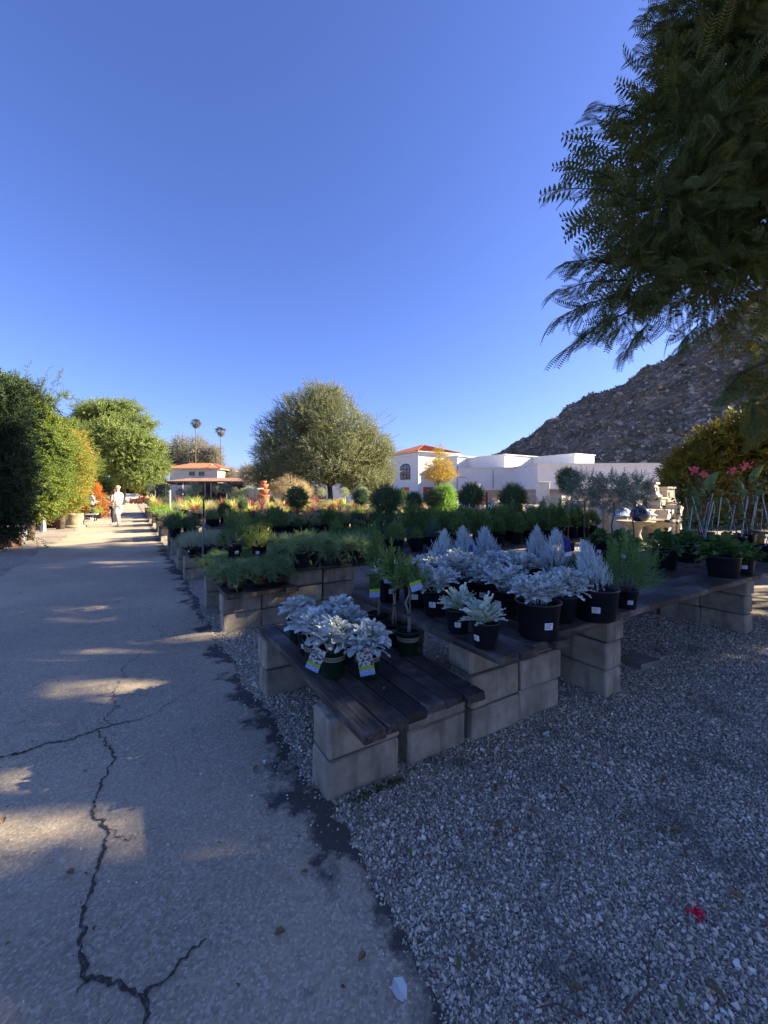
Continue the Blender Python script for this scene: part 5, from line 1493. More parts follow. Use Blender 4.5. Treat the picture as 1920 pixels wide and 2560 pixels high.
# ================================================================ PEOPLE
M_SKIN = mat('skin', (.50, .30, .21), (.56, .35, .25), 20, .6)
M_WSHIRT = mat('white_cotton', (.70, .69, .67), (.76, .75, .73), 12, .9, .3, 25)
M_GSHIRT = mat('grey_cotton', (.42, .41, .42), (.5, .49, .5), 12, .9, .3, 25)
M_NAVY = mat('navy_cotton', (.02, .022, .035), (.04, .042, .06), 12, .9)
M_CAP = mat('yellow_cap_cloth', (.62, .5, .2), (.68, .56, .26), 20, .9)
M_HAIR = mat('brown_hair', (.09, .04, .025), (.15, .07, .04), 40, .7)
M_SHOE = mat('white_shoe', (.6, .6, .62), (.7, .7, .7), 20, .6)
def skin(name, joints, bones, m, parent, sub=2):
    """one continuous surface grown over a skeleton: joints name -> (x, y, z, r)"""
    keys = list(joints); me = bpy.data.meshes.new(name)
    me.from_pydata([joints[k][:3] for k in keys], [(keys.index(a), keys.index(b)) for a, b in bones], [])
    ob = bpy.data.objects.new(name, me); COL.objects.link(ob)
    ob.modifiers.new('skin', 'SKIN')
    if not me.skin_vertices: me.skin_vertices.new() if hasattr(me.skin_vertices, 'new') else None
    for i, k in enumerate(keys):
        r = joints[k][3]; me.skin_vertices[0].data[i].radius = r if hasattr(r, '__len__') else (r, r)
    me.skin_vertices[0].data[0].use_root = True
    s = ob.modifiers.new('sub', 'SUBSURF'); s.levels = sub; s.render_levels = sub
    dg = bpy.context.evaluated_depsgraph_get()
    nm = bpy.data.meshes.new_from_object(ob.evaluated_get(dg)); bpy.data.objects.remove(ob)
    nm.materials.clear(); nm.materials.append(m)
    nm.polygons.foreach_set('use_smooth', np.ones(len(nm.polygons), bool))
    return put(name, nm, parent)
def person(loc, rz, hgt, label, shirt, legs, shoes, cap, hair, pose, shorts=True):
    """faces local -Y; pose: dict of hand and foot offsets"""
    r = empty('person', loc, rz, label, 'person', None, hgt / 1.75)
    J = {'pelvis': (0, 0, .95, (.15, .11)), 'waist': (0, .005, 1.08, (.145, .115)), 'chest': (0, .01, 1.28, (.165, .12)), 'collar': (0, .015, 1.42, (.10, .08)), 'neck': (0, -.005, 1.49, .055), 'chin': (0, -.025, 1.555, (.066, .072)), 'brow': (0, -.02, 1.64, (.075, .092)), 'crown': (0, -.005, 1.71, (.06, .075))}
    Bn = [('pelvis', 'waist'), ('waist', 'chest'), ('chest', 'collar'), ('collar', 'neck'), ('neck', 'chin'), ('chin', 'brow'), ('brow', 'crown')]
    for s, q in ((-1, 'l'), (1, 'r')):
        el = pose.get('elbow' + q, (s * .24, .04, 1.12)); ha = pose.get('hand' + q, (s * .25, -.06, .88))
        J.update({'sh' + q: (s * .185, .015, 1.38, .06), 'el' + q: (*el, .042), 'wr' + q: (*ha, .028)})
        e, w_ = Vector(el), Vector(ha); d = (w_ - e).normalized()
        J['palm' + q] = (*(w_ + d * .06), (.034, .018))
        Bn += [('collar', 'sh' + q), ('sh' + q, 'el' + q), ('el' + q, 'wr' + q), ('wr' + q, 'palm' + q)]
        for k in range(4):                                    # fingers and thumb
            b = w_ + d * .105 + Vector((0, (k - 1.5) * .018, 0)); t = b + d * (.055, .065, .062, .045)[k] + Vector((0, -.012, 0))
            J[f'f{k}{q}'] = (*b, .0085); J[f'g{k}{q}'] = (*t, .007); Bn += [('palm' + q, f'f{k}{q}'), (f'f{k}{q}', f'g{k}{q}')]
        t = w_ + d * .06 + Vector((0, -.045, 0)); J['th' + q] = (*t, .009); Bn += [('palm' + q, 'th' + q)]
        fy = pose.get('foot' + q, 0)
        J.update({'hip' + q: (s * .09, fy * .1, .88, (.088, .095)), 'kn' + q: (s * .10, fy * .5 - .015, .49, .056), 'ca' + q: (s * .10, fy * .75 + .015, .32, .052), 'an' + q: (s * .10, fy + .02, .085, .036), 'to' + q: (s * .115, fy - .12, .04, (.04, .03))})
        Bn += [('pelvis', 'hip' + q), ('hip' + q, 'kn' + q), ('kn' + q, 'ca' + q), ('ca' + q, 'an' + q), ('an' + q, 'to' + q)]
    b = skin('body', J, Bn, M_SKIN, r)
    g = Geo()                                                 # nose, ears, eyes, mouth on the head
    box(g, (0, -.118, 1.615), (.022, .03, .04), bev=.008)
    for s in (-1, 1): box(g, (s * .08, .0, 1.62), (.016, .034, .058), bev=.006)
    g.build('face', M_SKIN, b)
    g = Geo()
    for s in (-1, 1): box(g, (s * .031, -.106, 1.637), (.024, .012, .011), bev=.004)
    box(g, (0, -.1, 1.57), (.045, .012, .008), bev=.003)
    g.build('eyes_and_mouth', M_HAIR, b)
    S = {'hem': (0, 0, .90, (.175, .14)), 'w': (0, .0, 1.05, (.18, .145)), 'c': (0, .01, 1.28, (.19, .142)), 'n': (0, .012, 1.435, (.105, .085))}
    SB = [('hem', 'w'), ('w', 'c'), ('c', 'n')]
    for s, q in ((-1, 'l'), (1, 'r')):
        e = Vector(J['el' + q][:3]); sh = Vector(J['sh' + q][:3])
        S['s' + q] = (*sh, .078); S['e' + q] = (*sh.lerp(e, .72), .07); SB += [('n', 's' + q), ('s' + q, 'e' + q)]
    skin('shirt', S, SB, shirt, r)
    L = {'p': (0, .005, .93, (.168, .13))}; LB = []
    for s, q in ((-1, 'l'), (1, 'r')):
        h_ = J['hip' + q]; k_ = J['kn' + q]; a_ = J['an' + q]
        L['h' + q] = (h_[0] * 1.05, h_[1], .84, .112); L['k' + q] = (k_[0] * 1.05, k_[1] * .9, .52, .098 if shorts else .08); LB += [('p', 'h' + q), ('h' + q, 'k' + q)]
        if not shorts: L['a' + q] = (a_[0], a_[1], .10, .062); LB += [('k' + q, 'a' + q)]
    skin('shorts' if shorts else 'trousers', L, LB, legs, r)
    for s, q in ((-1, 'l'), (1, 'r')):
        a_ = J['an' + q]; t_ = J['to' + q]
        skin('shoe', {'h': (a_[0], a_[1] + .035, .045, (.048, .045)), 'm': ((a_[0] + t_[0]) / 2, (a_[1] + t_[1]) / 2 - .02, .05, (.05, .045)), 't': (t_[0], t_[1] - .06, .036, (.046, .032))}, [('h', 'm'), ('m', 't')], shoes, r)
    g = Geo()
    pr = [(.098, 1.655), (.10, 1.69), (.085, 1.735), (.05, 1.758), (.004, 1.764)]
    if cap:
        lathe(g, pr, 16, (0, -.012, 0), capb=False); box(g, (0, -.14, 1.668), (.14, .13, .012), bev=.005); g.build('cap', M_CAP, r, True)
    if hair:
        g = Geo(); lathe(g, [(.075, 1.50), (.10, 1.56), (.104, 1.64), (.095, 1.70), (.06, 1.745), (.004, 1.758)], 16, (0, .022, 0), capb=True); g.build('hair', M_HAIR, r, True)
    return r
pm = hp(295, 1317)
person(pm, -math.pi / 2 - .05, 1.78, 'man in white shirt and shorts with a pale yellow cap standing on the lane', M_WSHIRT, M_WSHIRT, M_SHOE, True, False,
       {'elbowl': (-.22, .03, 1.13), 'handl': (-.23, -.16, .93), 'elbowr': (.22, .0, 1.13), 'handr': (.21, -.18, .98), 'footl': -.05, 'footr': .07})
p2 = hp(285, 1312); p2 = Vector((p2.x, p2.y, 0))
person(p2, -math.pi / 2 + .15, 1.66, 'person in grey top and dark trousers half hidden behind the man in white', M_GSHIRT, M_NAVY, M_SHOE, False, True,
       {'elbowr': (.22, -.04, 1.16), 'handr': (.14, -.26, 1.28), 'elbowl': (-.22, -.02, 1.14), 'handl': (-.18, -.2, 1.02)}, False)
p3 = hp(229, 1299)
person(p3, math.pi * .85, 1.60, 'person in pale top and dark trousers facing the orange shrubs at left', M_GSHIRT, M_NAVY, M_SHOE, False, True,
       {'elbowl': (-.22, -.06, 1.14), 'handl': (-.16, -.26, 1.1), 'elbowr': (.22, -.06, 1.14), 'handr': (.16, -.27, 1.05)}, False)

# ================================================================ LEFT SIDE OF THE LANE
M_WPOST = mat('weathered_post', (.42, .38, .32), (.55, .5, .42), 10, .9)
M_GALV = mat('galvanised', (.32, .33, .34), (.45, .46, .47), 6, .5, metal=.3)
M_REDP = mat('red_plastic', (.4, .06, .03), (.5, .1, .06), 5, .5)
M_STONE2 = mat('cast_stone', (.26, .21, .145), (.38, .32, .23), 7, .9, .3, 40)
M_RUSTB = mat('rust_bowl', (.16, .075, .05), (.24, .12, .08), 6, .85)
p = hp(108, 1329); g = Geo(); box(g, (0, 0, .48), (.13, .13, .98), bev=.012)
tag(g.build('wooden_post', M_WPOST, None, loc=p), 'short pale wooden post standing in the sunny gravel at left', 'post')
def vessel(name, prof, m, loc, label, cat, parts=(), group=None, n=20, sc_=1.0):
    r = empty(name, loc, random.uniform(0, 3), label, cat, group, sc_)
    g = Geo(); lathe(g, prof, n); g.build('bowl' if 'bowl' in name else 'body', m, r, True)
    return r
def tapered(rt, rb, h, lip=.03):
    return [(rb, 0), (rb + (rt - rb) * .5, h * .5), (rt - .01, h - lip * 1.3), (rt + .012, h - lip), (rt + .015, h), (rt - .02, h), (rt - .03, h * .8), (.01, h * .78)]
# agave bowl on an iron stand
r = empty('bowl_planter', hp(153, 1318), 0, 'wide rusty bowl of agaves on a low iron stand', 'planter')
g = Geo(); lathe(g, [(.12, .30), (.3, .36), (.40, .5), (.42, .62), (.44, .64), (.40, .64), (.36, .58), (.01, .57)], 24); g.build('bowl', M_RUSTB, r, True)
g = Geo()
for a in (0, 1.57, 3.14, 4.71): tube(g, [(.3 * math.cos(a), .3 * math.sin(a), 0), (.2 * math.cos(a), .2 * math.sin(a), .32)], .012, 5)
g.build('stand', M_FRAME, r)
AG = f_spiky(ML['agave'], 30, .36, .06, .15, .9)
for x in (-.2, .2): put('agave', AG, r, (x, 0, .6), (0, 0, random.random() * 6))
for px, py, lb in [(113, 1319, 'red plastic pot behind the white wooden post'), (131, 1318, 'red plastic pot just left of the agave bowl')]:
    vessel('red_pot', tapered(.19, .14, .34), M_REDP, hp(px, py), lb, 'pot')
vessel('bucket', tapered(.19, .14, .36), M_GALV, hp(50, 1353), 'grey bucket on the gravel under the dark hedge', 'bucket')
vessel('dark_tub', tapered(.22, .18, .3), M_BLACKPOT, hp(88, 1326), 'dark plastic tub between the bucket and the post', 'tub')
vessel('white_pot', tapered(.11, .1, .38), M_STONE2, hp(69, 1347), 'slim pale cylinder pot right of the grey bucket', 'pot')
g = Geo(); box(g, (0, 0, .12), (.62, .3, .24), bev=.02); box(g, (0, 0, .243), (.52, .2, .012)); tag(g.build('trough', M_RUSTB, None, loc=hp(15, 1366)), 'brown trough planter at the far left edge', 'trough')
r = empty('stone_planter', hp(187, 1319), .2, 'large round cast stone planter beside the agave bowl', 'planter'); g = Geo(); lathe(g, tapered(.36, .3, .62, .08), 24); g.build('body', M_STONE2, r, True)
g = Geo(); lathe(g, [(.42, 0), (.42, .1), (.34, .12)], 24, capt=True); g.build('base', M_STONE2, r, True); put('foliage', FOL['orangef'][0], r, (0, 0, .5), (0, 0, 1), (1.3,) * 3)
def shrub_thing(kind, px, py, s, label, m=None):
    P = hp(px, py); return plant(kind, 'big', P, label, None, sc_=s)
NB = [((0, 0, .0), 1)]
for px, py, rad, hh, nm, lb in [(205, 1297, .42, .62, 'nandina', 'red-orange nandina bush in front of the pale-topped person'), (252, 1296, .46, .62, 'nandina', 'orange nandina bush right of the pale-topped person'), (241, 1292, .16, .95, 'flame', 'tall flame-orange column plant behind the nandina'),
                            (168, 1300, .5, .5, 'hedgey', 'yellow-green low bush behind the agave bowl'), (228, 1290, .5, .5, 'mid', 'green bush beneath the orange column'), (140, 1305, .55, .5, 'hedgey', 'pale green bush under the yellow hedge tree'), (85, 1318, .6, .45, 'hedgey', 'yellow-green bush behind the wooden post')]:
    Y = F * H / (py - HY); b = hp(px, py)
    tree('garden_shrub', b, .3, .03, [(b + Vector((0, 0, hh)), (rad, rad, hh)), (b + Vector((.1, 0, hh * 1.5)), (rad * .7, rad * .7, hh * .7))], T_tw3, 900, .2, ML[nm], lb, cat='shrub', shell=.3)
for px, py, kd, pt, lb in [(233, 1298, 'yellowg', 'big', 'yellow-green plant in black pot beside the dark-trousered person'), (243, 1297, 'lime', 'big', 'lime plant in black pot just left of the lane edge'), (270, 1280, 'strap', 'far', 'strap-leaved plant in black pot beyond the nandina'), (262, 1286, 'burg', 'far', 'burgundy flax in black pot beyond the nandina'), (279, 1274, 'green', 'far', 'green plant in black pot far along the left side'), (287, 1268, 'red', 'far', 'red spiky plant in black pot far along the left side'), (296, 1264, 'lime', 'far', 'lime plant in black pot at the far left of the lane')]:
    plant(kd, pt, hp(px, py), lb, sc_=1.5)
r = empty('low_table', hp(213, 1303), .4, 'low grey table beside the pale-topped person', 'table'); g = Geo(); box(g, (0, 0, .36), (1.1, .5, .05), bev=.008); g.build('top', M_GALV, r)
for x in (-.45, .45):
    for y in (-.18, .18): g = Geo(); box(g, (x, y, .167), (.05, .05, .333)); g.build('leg', M_FRAME, r)
# cactus columns
r = empty('column_cactus', hp(262, 1278), 0, 'clump of tall green column cacti beside the sign', 'cactus'); g = Geo()
for x, h_ in ((-.2, 1.5), (.05, 1.9), (.28, 1.3)): lathe(g, [(.1, 0), (.12, h_ * .5), (.11, h_ * .93), (.05, h_)], 9, (x, 0, 0), capt=True)
g.build('stems', ML['mid'], r)
# sign
r = empty('shop_sign', hp(250, 1279), 0, 'grey post sign with a blue-white arm and a round disc above the lane', 'sign')
Ys = F * H / (1279 - HY)
def sy(py): return H - (py - HY) / F * Ys
k_ = Ys / F
M_SIGNB = mat('pale_blue_sign', (.34, .42, .55), (.44, .52, .62), 3, .5)
g = Geo(); box(g, (-2 * k_, 0, (sy(1197) + sy(1237)) / 2), (7 * k_, .12, sy(1197) - sy(1237))); g.build('panel', M_STEEL, r)
g = Geo(); tube(g, [(3 * k_, 0, 0), (3 * k_, 0, sy(1192))], .05, 6); g.build('post', M_GALV, r)
g = Geo(); box(g, (11 * k_, 0, sy(1200)), (16 * k_, .08, 7 * k_), bev=.01); g.build('arm', M_SIGNB, r)
g = Geo(); lathe(g, [(4.6 * k_, -.05), (4.6 * k_, .05)], 18, capt=True); put('disc', g.mesh('disc', M_SIGNB), r, (20 * k_, 0, sy(1194)), (math.pi / 2, 0, 0))
# bushy tree in a terracotta pot and the pots at the lane's end
Ye2 = 62
def end_pot(px, w_, h_, label, Y=Ye2, col=None):
    b = at(px, 1236, Y); b.z = 0
    rr = w_ * Y / F / 2; hh = h_ * Y / F
    return vessel('terracotta_pot', [(rr * .6, 0), (rr * .95, hh * .5), (rr, hh * .8), (rr * .85, hh * .92), (rr * .98, hh), (rr * .8, hh), (rr * .7, hh * .85), (.01, hh * .84)], col or M_TERRA, b, label, 'pot', group='terracotta pots at the end of the lane')
for px, w_, h_, lb in [(328, 9, 15, 'terracotta jar in front of the parked cars'), (338, 8, 13, 'darker terracotta jar between the cars and the leafy tree'), (352, 11, 19, 'tall orange terracotta pot under the leafy tree'), (365, 10, 19, 'orange terracotta pot right of the leafy tree'), (346, 7, 14, 'slim terracotta pot left of the tall orange one')]:
    end_pot(px, w_, h_, lb)
b = at(354, 1236, 64); b.z = 0
tree('potted_tree', b, 2.2, .08, [(at(354 + dx, py, 64), (rx * 64 / F, rx * 64 / F, rz * 64 / F)) for dx, py, rx, rz in ((0, 1205, 15, 13), (-8, 1217, 10, 9), (9, 1216, 10, 9))], T_tw3, 900, .8, ML['hedgey'], 'leafy yellow-green tree standing among the terracotta pots', cat='tree')
# parked cars
M_CARW = mat('white_car_paint', (.6, .6, .62), None, rough=.25, spec=.6); M_CARD = mat('silver_car_paint', (.3, .32, .35), None, rough=.25, spec=.6); M_CARR = mat('red_car_paint', (.32, .03, .025), None, rough=.25, spec=.6)
M_TYRE = mat('tyre', (.012, .012, .012), None, rough=.9); M_LAMP = mat('headlamp', (.7, .7, .7), None, rough=.15)
def car(px, Y, rz, m, label):
    b = at(px, 1236, Y); b.z = 0
    r = empty('parked_car', b, rz, label, 'car', 'cars parked at the end of the lane')
    def ring(y, w_, z0, z1): return [(-w_, y, z0), (-w_, y, z1 * .8 + z0 * .2), (-w_ * .86, y, z1), (w_ * .86, y, z1), (w_, y, z1 * .8 + z0 * .2), (w_, y, z0)]
    g = Geo(); secs = [(-2.2, .72, .35, .72), (-2.05, .86, .25, .85), (-1.1, .9, .22, .98), (.9, .9, .22, 1.02), (2.0, .86, .25, .98), (2.2, .74, .35, .8)]
    V = [q for s in secs for q in ring(*s)]
    g.add(V, [(i * 6 + k, i * 6 + (k + 1) % 6, i * 6 + 6 + (k + 1) % 6, i * 6 + 6 + k) for i in range(5) for k in range(6)] + [tuple(range(6))[::-1], tuple(range(30, 36))]); bd = g.build('body', m, r, True)
    g = Geo(); V = [(-.78, -1.0, .98), (.78, -1.0, .98), (.78, 1.5, 1.0), (-.78, 1.5, 1.0), (-.6, -.3, 1.45), (.6, -.3, 1.45), (.6, .95, 1.47), (-.6, .95, 1.47)]
    g.add(V, [(0, 1, 5, 4), (1, 2, 6, 5), (2, 3, 7, 6), (3, 0, 4, 7)]); g.build('windows', M_GLASS, r)
    g = Geo(); g.add([(-.62, -.32, 1.452), (.62, -.32, 1.452), (.62, .97, 1.475), (-.62, .97, 1.475), (-.58, -.2, 1.5), (.58, -.2, 1.5), (.58, .85, 1.52), (-.58, .85, 1.52)], [(0, 1, 5, 4), (1, 2, 6, 5), (2, 3, 7, 6), (3, 0, 4, 7), (4, 5, 6, 7)]); g.build('roof', m, r)
    for sx in (-1, 1):
        for y in (-1.35, 1.3):
            g = Geo(); lathe(g, [(.2, -.1), (.31, -.1), (.33, -.06), (.33, .06), (.31, .1), (.2, .1)], 16, capt=True); w_ = put('wheel', g.mesh('wheel', M_TYRE), r, (sx * .82, y, .33), (0, math.pi / 2, 0))
            g = Geo(); lathe(g, [(.2, -.108), (.2, .108)], 12, capt=True); put('rim', g.mesh('rim', M_GALV), w_)
        g = Geo(); box(g, (sx * .6, -2.16, .66), (.3, .12, .13), bev=.03); g.build('headlight', M_LAMP, r)
    g = Geo(); box(g, (0, -2.2, .45), (.9, .06, .16), bev=.02); g.build('grille', M_FRAME, r)
    return r
car(313, 70, .5, M_CARW, 'white car parked leftmost at the end of the lane')
car(333, 74, .15, M_CARD, 'silver-grey car parked behind the terracotta jars')
car(382, 72, -.3, M_CARR, 'red car parked right of the terracotta pots')
# far hedges closing the view; the two dark ones are added for under-tree shade
for i, (px0, px1, Y, zt, m_, lb) in enumerate([(60, 250, 48, 2.6, 'hedgeshade', 'dark hedge added for the shade far behind the left shrubs'), (240, 425, 92, 4.2, 'hedgeshade', 'dark hedge added for under-tree shade behind the parked cars'), (530, 1010, 110, 3.2, 'eucal', 'low grey-green hedge at the far side behind the round tree')]):
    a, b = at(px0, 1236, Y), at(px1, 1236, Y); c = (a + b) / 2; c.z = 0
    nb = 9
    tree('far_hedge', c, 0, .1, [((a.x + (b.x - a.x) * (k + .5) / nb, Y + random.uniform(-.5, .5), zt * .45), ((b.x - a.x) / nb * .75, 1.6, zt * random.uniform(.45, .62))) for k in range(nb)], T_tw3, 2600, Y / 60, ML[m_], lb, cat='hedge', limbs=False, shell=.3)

# ================================================================ POTTERY AND STATUARY YARD AT THE RIGHT
M_CAST = mat('pale_cast_stone', (.38, .335, .27), (.5, .45, .37), 6, .9, .2, 30)
M_BLUEG = mat('blue_glaze', (.02, .06, .22), (.05, .12, .34), 4, .2, spec=.6)
M_NAVYG = mat('navy_glaze', (.008, .012, .05), (.02, .03, .09), 4, .15, spec=.6)
M_TARP = mat('pale_blue_cloth', (.4, .48, .62), (.52, .58, .7), 6, .7)
def box_planter(name, px, pbot, ptop, wpx, Y, label, taper=.82, m=None, rz=None, panel=True):
    """square cast-stone planter: foot, battered sides with panels, moulded rim, soil hollow"""
    zb, zt = H - (pbot - HY) / F * Y, H - (ptop - HY) / F * Y
    zb = max(zb, 0); w_ = wpx * Y / F / 1.25; h = zt - zb; b = at(px, 1236, Y); b.z = zb
    r = empty(name, b, RZ if rz is None else rz, label, 'planter', 'cast stone planters in the yard')
    g = Geo(); wb_ = w_ * taper
    def fr(g, w0, w1, z0, z1): g.add([(-w0 / 2, -w0 / 2, z0), (w0 / 2, -w0 / 2, z0), (w0 / 2, w0 / 2, z0), (-w0 / 2, w0 / 2, z0), (-w1 / 2, -w1 / 2, z1), (w1 / 2, -w1 / 2, z1), (w1 / 2, w1 / 2, z1), (-w1 / 2, w1 / 2, z1)], [(0, 1, 5, 4), (1, 2, 6, 5), (2, 3, 7, 6), (3, 0, 4, 7), (4, 5, 6, 7), (3, 2, 1, 0)])
    fr(g, wb_ * 1.1, wb_ * 1.1, 0, h * .12); fr(g, wb_ * 1.03, wb_ * .98, h * .122, h * .17); fr(g, wb_ * .96, w_ * .9, h * .172, h * .8)
    g.build('body', m or M_CAST, r)
    g = Geo(); fr(g, w_ * .94, w_ * 1.0, h * .802, h * .87); fr(g, w_ * 1.06, w_ * 1.06, h * .872, h); g.build('rim', m or M_CAST, r)
    if panel:
        for k in range(4):
            g = Geo(); a = k * math.pi / 2; c_ = .955 * (wb_ + w_) / 4
            box(g, (c_ * math.cos(a), c_ * math.sin(a), h * .48), (w_ * .06, w_ * .5, h * .36), rz=a, bev=.01)
            g.build('panel', m or M_CAST, r)
    return r
YS = 14.0
for px, pb, pt, w_, Y, tp, lb in [
    (1614, 1242, 1206, 62, 14.0, 1.12, 'large tapered cast stone planter topmost of the pile'), (1662, 1254, 1217, 40, 14.3, 1.0, 'square ornamented planter right of the topmost one'),
    (1600, 1270, 1243, 52, 14.2, .85, 'stone pedestal under the topmost planter, left side'), (1640, 1272, 1243, 44, 13.8, .85, 'stone pedestal under the topmost planter, right side'), (1672, 1272, 1255, 40, 14.4, .9, 'low stone plinth at the right of the pile'),
    (1580, 1300, 1251, 40, 13.4, .95, 'tall panelled stone pedestal at the left of the pile'), (1618, 1302, 1273, 46, 13.4, .85, 'stone planter low in the middle of the pile'), (1655, 1304, 1274, 46, 13.3, .8, 'stone planter low at the right of the pile'),
    (1688, 1300, 1262, 34, 13.6, .9, 'small stone planter at the right foot of the pile'), (1545, 1302, 1266, 40, 13.5, .85, 'stone planter standing left of the pile'), (1395, 1285, 1239, 50, 16, .8, 'wide-rimmed stone planter seen left of the olive trees'),
    (1330, 1290, 1262, 30, 17, .9, 'cream stone block planter below the white pillar'), (1300, 1290, 1258, 26, 18, .85, 'small stone planter left of the white pillar'), (1450, 1290, 1250, 36, 15, .85, 'stone planter behind the olive stems'), (1505, 1294, 1250, 40, 14.4, .85, 'stone planter behind the middle olive crown'),
    (1250, 1290, 1256, 32, 19, .9, 'pale stone planter beside the terracotta boxes'), (1215, 1292, 1262, 28, 18, .85, 'pale low planter in front of the red jar')]:
    box_planter('stone_planter', px, 1e4 if pb > 1280 else pb, pt, w_, Y, lb, tp, rz=RZ + random.uniform(-.3, .3))
for px, pt, w_, Y, m, lb in [(1157, 1235, 16, 22, M_BLUEG, 'blue glazed jar beside the low tan wall'), (1168, 1243, 14, 21, M_BLUEG, 'lower blue glazed jar right of the other blue jar'), (1213, 1240, 14, 20, M_REDP, 'red glazed jar near the black post'), (1222, 1256, 26, 18, M_BLUEG, 'squat blue glazed pot in front of the red jar'),
                         (1140, 1250, 14, 20, M_CAST, 'white ceramic jar among the topiary'), (1272, 1252, 22, 18, M_TERRA, 'terracotta jar right of the dark topiary'), (1240, 1244, 24, 20, M_CAST, 'pale glazed pot behind the red jar')]:
    b = at(px, 1236, Y); hh = H - (pt - HY) / F * Y; b.z = 0; rr = w_ * Y / F / 2
    vessel('glazed_jar', [(rr * .55, 0), (rr * .9, hh * .35), (rr, hh * .6), (rr * .75, hh * .88), (rr * .8, hh * .96), (rr * .85, hh), (rr * .7, hh), (rr * .6, hh * .9), (.01, hh * .88)], m, b, lb, 'jar')
# fountain bowls with a navy ball
r = empty('fountain', (at(1588, 1236, 11.5).x, 11.5, 0), 0, 'tiered stone fountain bowl with a dark navy ball on it', 'fountain')
g = Geo(); lathe(g, [(.3, 0), (.2, .1), (.13, .3), (.18, .5), (.42, .6), (.5, .66), (.47, .67), (.2, .62), (.01, .62)], 24); g.build('bowl', M_STONE2, r, True)
g = Geo(); lathe(g, [(.03, .62), (.17, .67), (.24, .78), (.25, .86), (.22, .98), (.12, 1.07), (.01, 1.1)], 20, (.1, -.05, 0)); g.build('ball', M_NAVYG, r, True)
r = empty('fountain', (at(1640, 1236, 12.2).x, 12.2, 0), 0, 'low round stone basin right of the navy ball', 'fountain')
g = Geo(); lathe(g, [(.35, 0), (.25, .15), (.3, .4), (.55, .58), (.58, .66), (.52, .66), (.3, .55), (.01, .55)], 24); g.build('bowl', M_STONE2, r, True)
for px, py, Y, s, lb in [(1560, 1283, 12.4, .34, 'pale blue plastic sheet bunched left of the navy ball'), (1612, 1280, 12.6, .28, 'pale blue plastic sheet bunched right of the navy ball')]:
    b = at(px, py + 10, Y); g = Geo(); d = sph(1)
    nx = 14; V = []
    for i in range(nx):
        for j in range(nx):
            u, v = i / (nx - 1) - .5, j / (nx - 1) - .5
            V.append((u * 2 * s, v * 1.4 * s, s * .8 * math.exp(-6 * (u * u + v * v)) + .06 * s * math.sin(9 * u + 4 * v) + .05 * s * math.sin(13 * v)))
    g.add(V, [(i * nx + j, (i + 1) * nx + j, (i + 1) * nx + j + 1, i * nx + j + 1) for i in range(nx - 1) for j in range(nx - 1)])
    o_ = g.build('plastic_sheet', M_TARP, None, True, loc=b); tag(o_, lb, 'plastic sheet')
    box_planter('stone_plinth', px, 1e4, py + 10.5, 40, Y, 'stone plinth under the blue sheet, ' + ('left' if px < 1590 else 'right') + ' of the navy ball', 1.0, panel=False)
# terracotta bowls stacked under the round tree
b = at(658, 1236, 24); b.z = 0
for k, (w_, z0, z1) in enumerate([(.78, .9, 1.38), (.72, 1.38, 1.72), (.62, 1.72, 2.0), (.42, 2.0, 2.2)]):
    vessel('terracotta_bowl', [(w_ * .3, 0), (w_ * .46, (z1 - z0) * .6), (w_ * .5, (z1 - z0) * .9), (w_ * .5, z1 - z0), (w_ * .44, z1 - z0), (.01, (z1 - z0) * .7)], M_TERRA, b + Vector((0, 0, z0)), f'orange terracotta bowl, {["bottom", "second", "third", "top"][k]} of the stack under the round tree', 'bowl', group='stacked terracotta bowls')
box_planter('stone_plinth', 658, 1e4, 1236 + (H - .898) / 24 * F, 36, 24, 'low plinth carrying the stack of terracotta bowls', 1.0, panel=False)
for px, lb in [(634, 'white urn left of the orange bowl stack'), (646, 'white urn between the pale bush and the orange bowls')]:
    b = at(px, 1236, 24); b.z = 0; vessel('white_urn', [(.25, 0), (.1, .2), (.12, 1.0), (.3, 1.3), (.36, 1.62), (.42, 1.78), (.34, 1.78), (.01, 1.4)], M_CAST, b, lb, 'urn')
# lamp post and slim posts
b = at(1604, 1236, 30); b.z = 0; r = empty('gate_frame', b, 0, 'slim metal gate frame with a small white sign against the white wall', 'gate')
g = Geo(); zt = H + (1236 - 1173) / F * 30; tube(g, [(0, 0, 0), (0, 0, zt)], .04, 6); tube(g, [(0, 0, zt - .25), (.95, 0, zt - .3)], .03, 6); g.build('frame', M_STEEL, r)
g = Geo(); box(g, (.2, -.04, zt - .4), (.2, .02, .16)); g.build('sign_plate', M_PAPER, r)
b = at(1217, 1236, 12); b.z = 0; g = Geo(); tube(g, [(0, 0, 0), (0, 0, H + 6 / F * 12)], .028, 6); tag(g.build('black_post', M_BLACKPOT, None, loc=b), 'black upright post right of the dark topiary ball', 'post')
for px, pt, Y, lb in [(425, 1225, 17.5, 'pale upright stake beside the purple flowers'), (388, 1226, 26, 'pale upright stake farther along the bench ends'), (457, 1212, 34, 'thin grey pipe standing among the far plants')]:
    b = at(px, 1236, Y); b.z = 0; g = Geo(); tube(g, [(0, 0, 0), (0, 0, H - (pt - HY) / F * Y)], .035, 6); tag(g.build('stake', M_WPOST, None, loc=b), lb, 'stake')

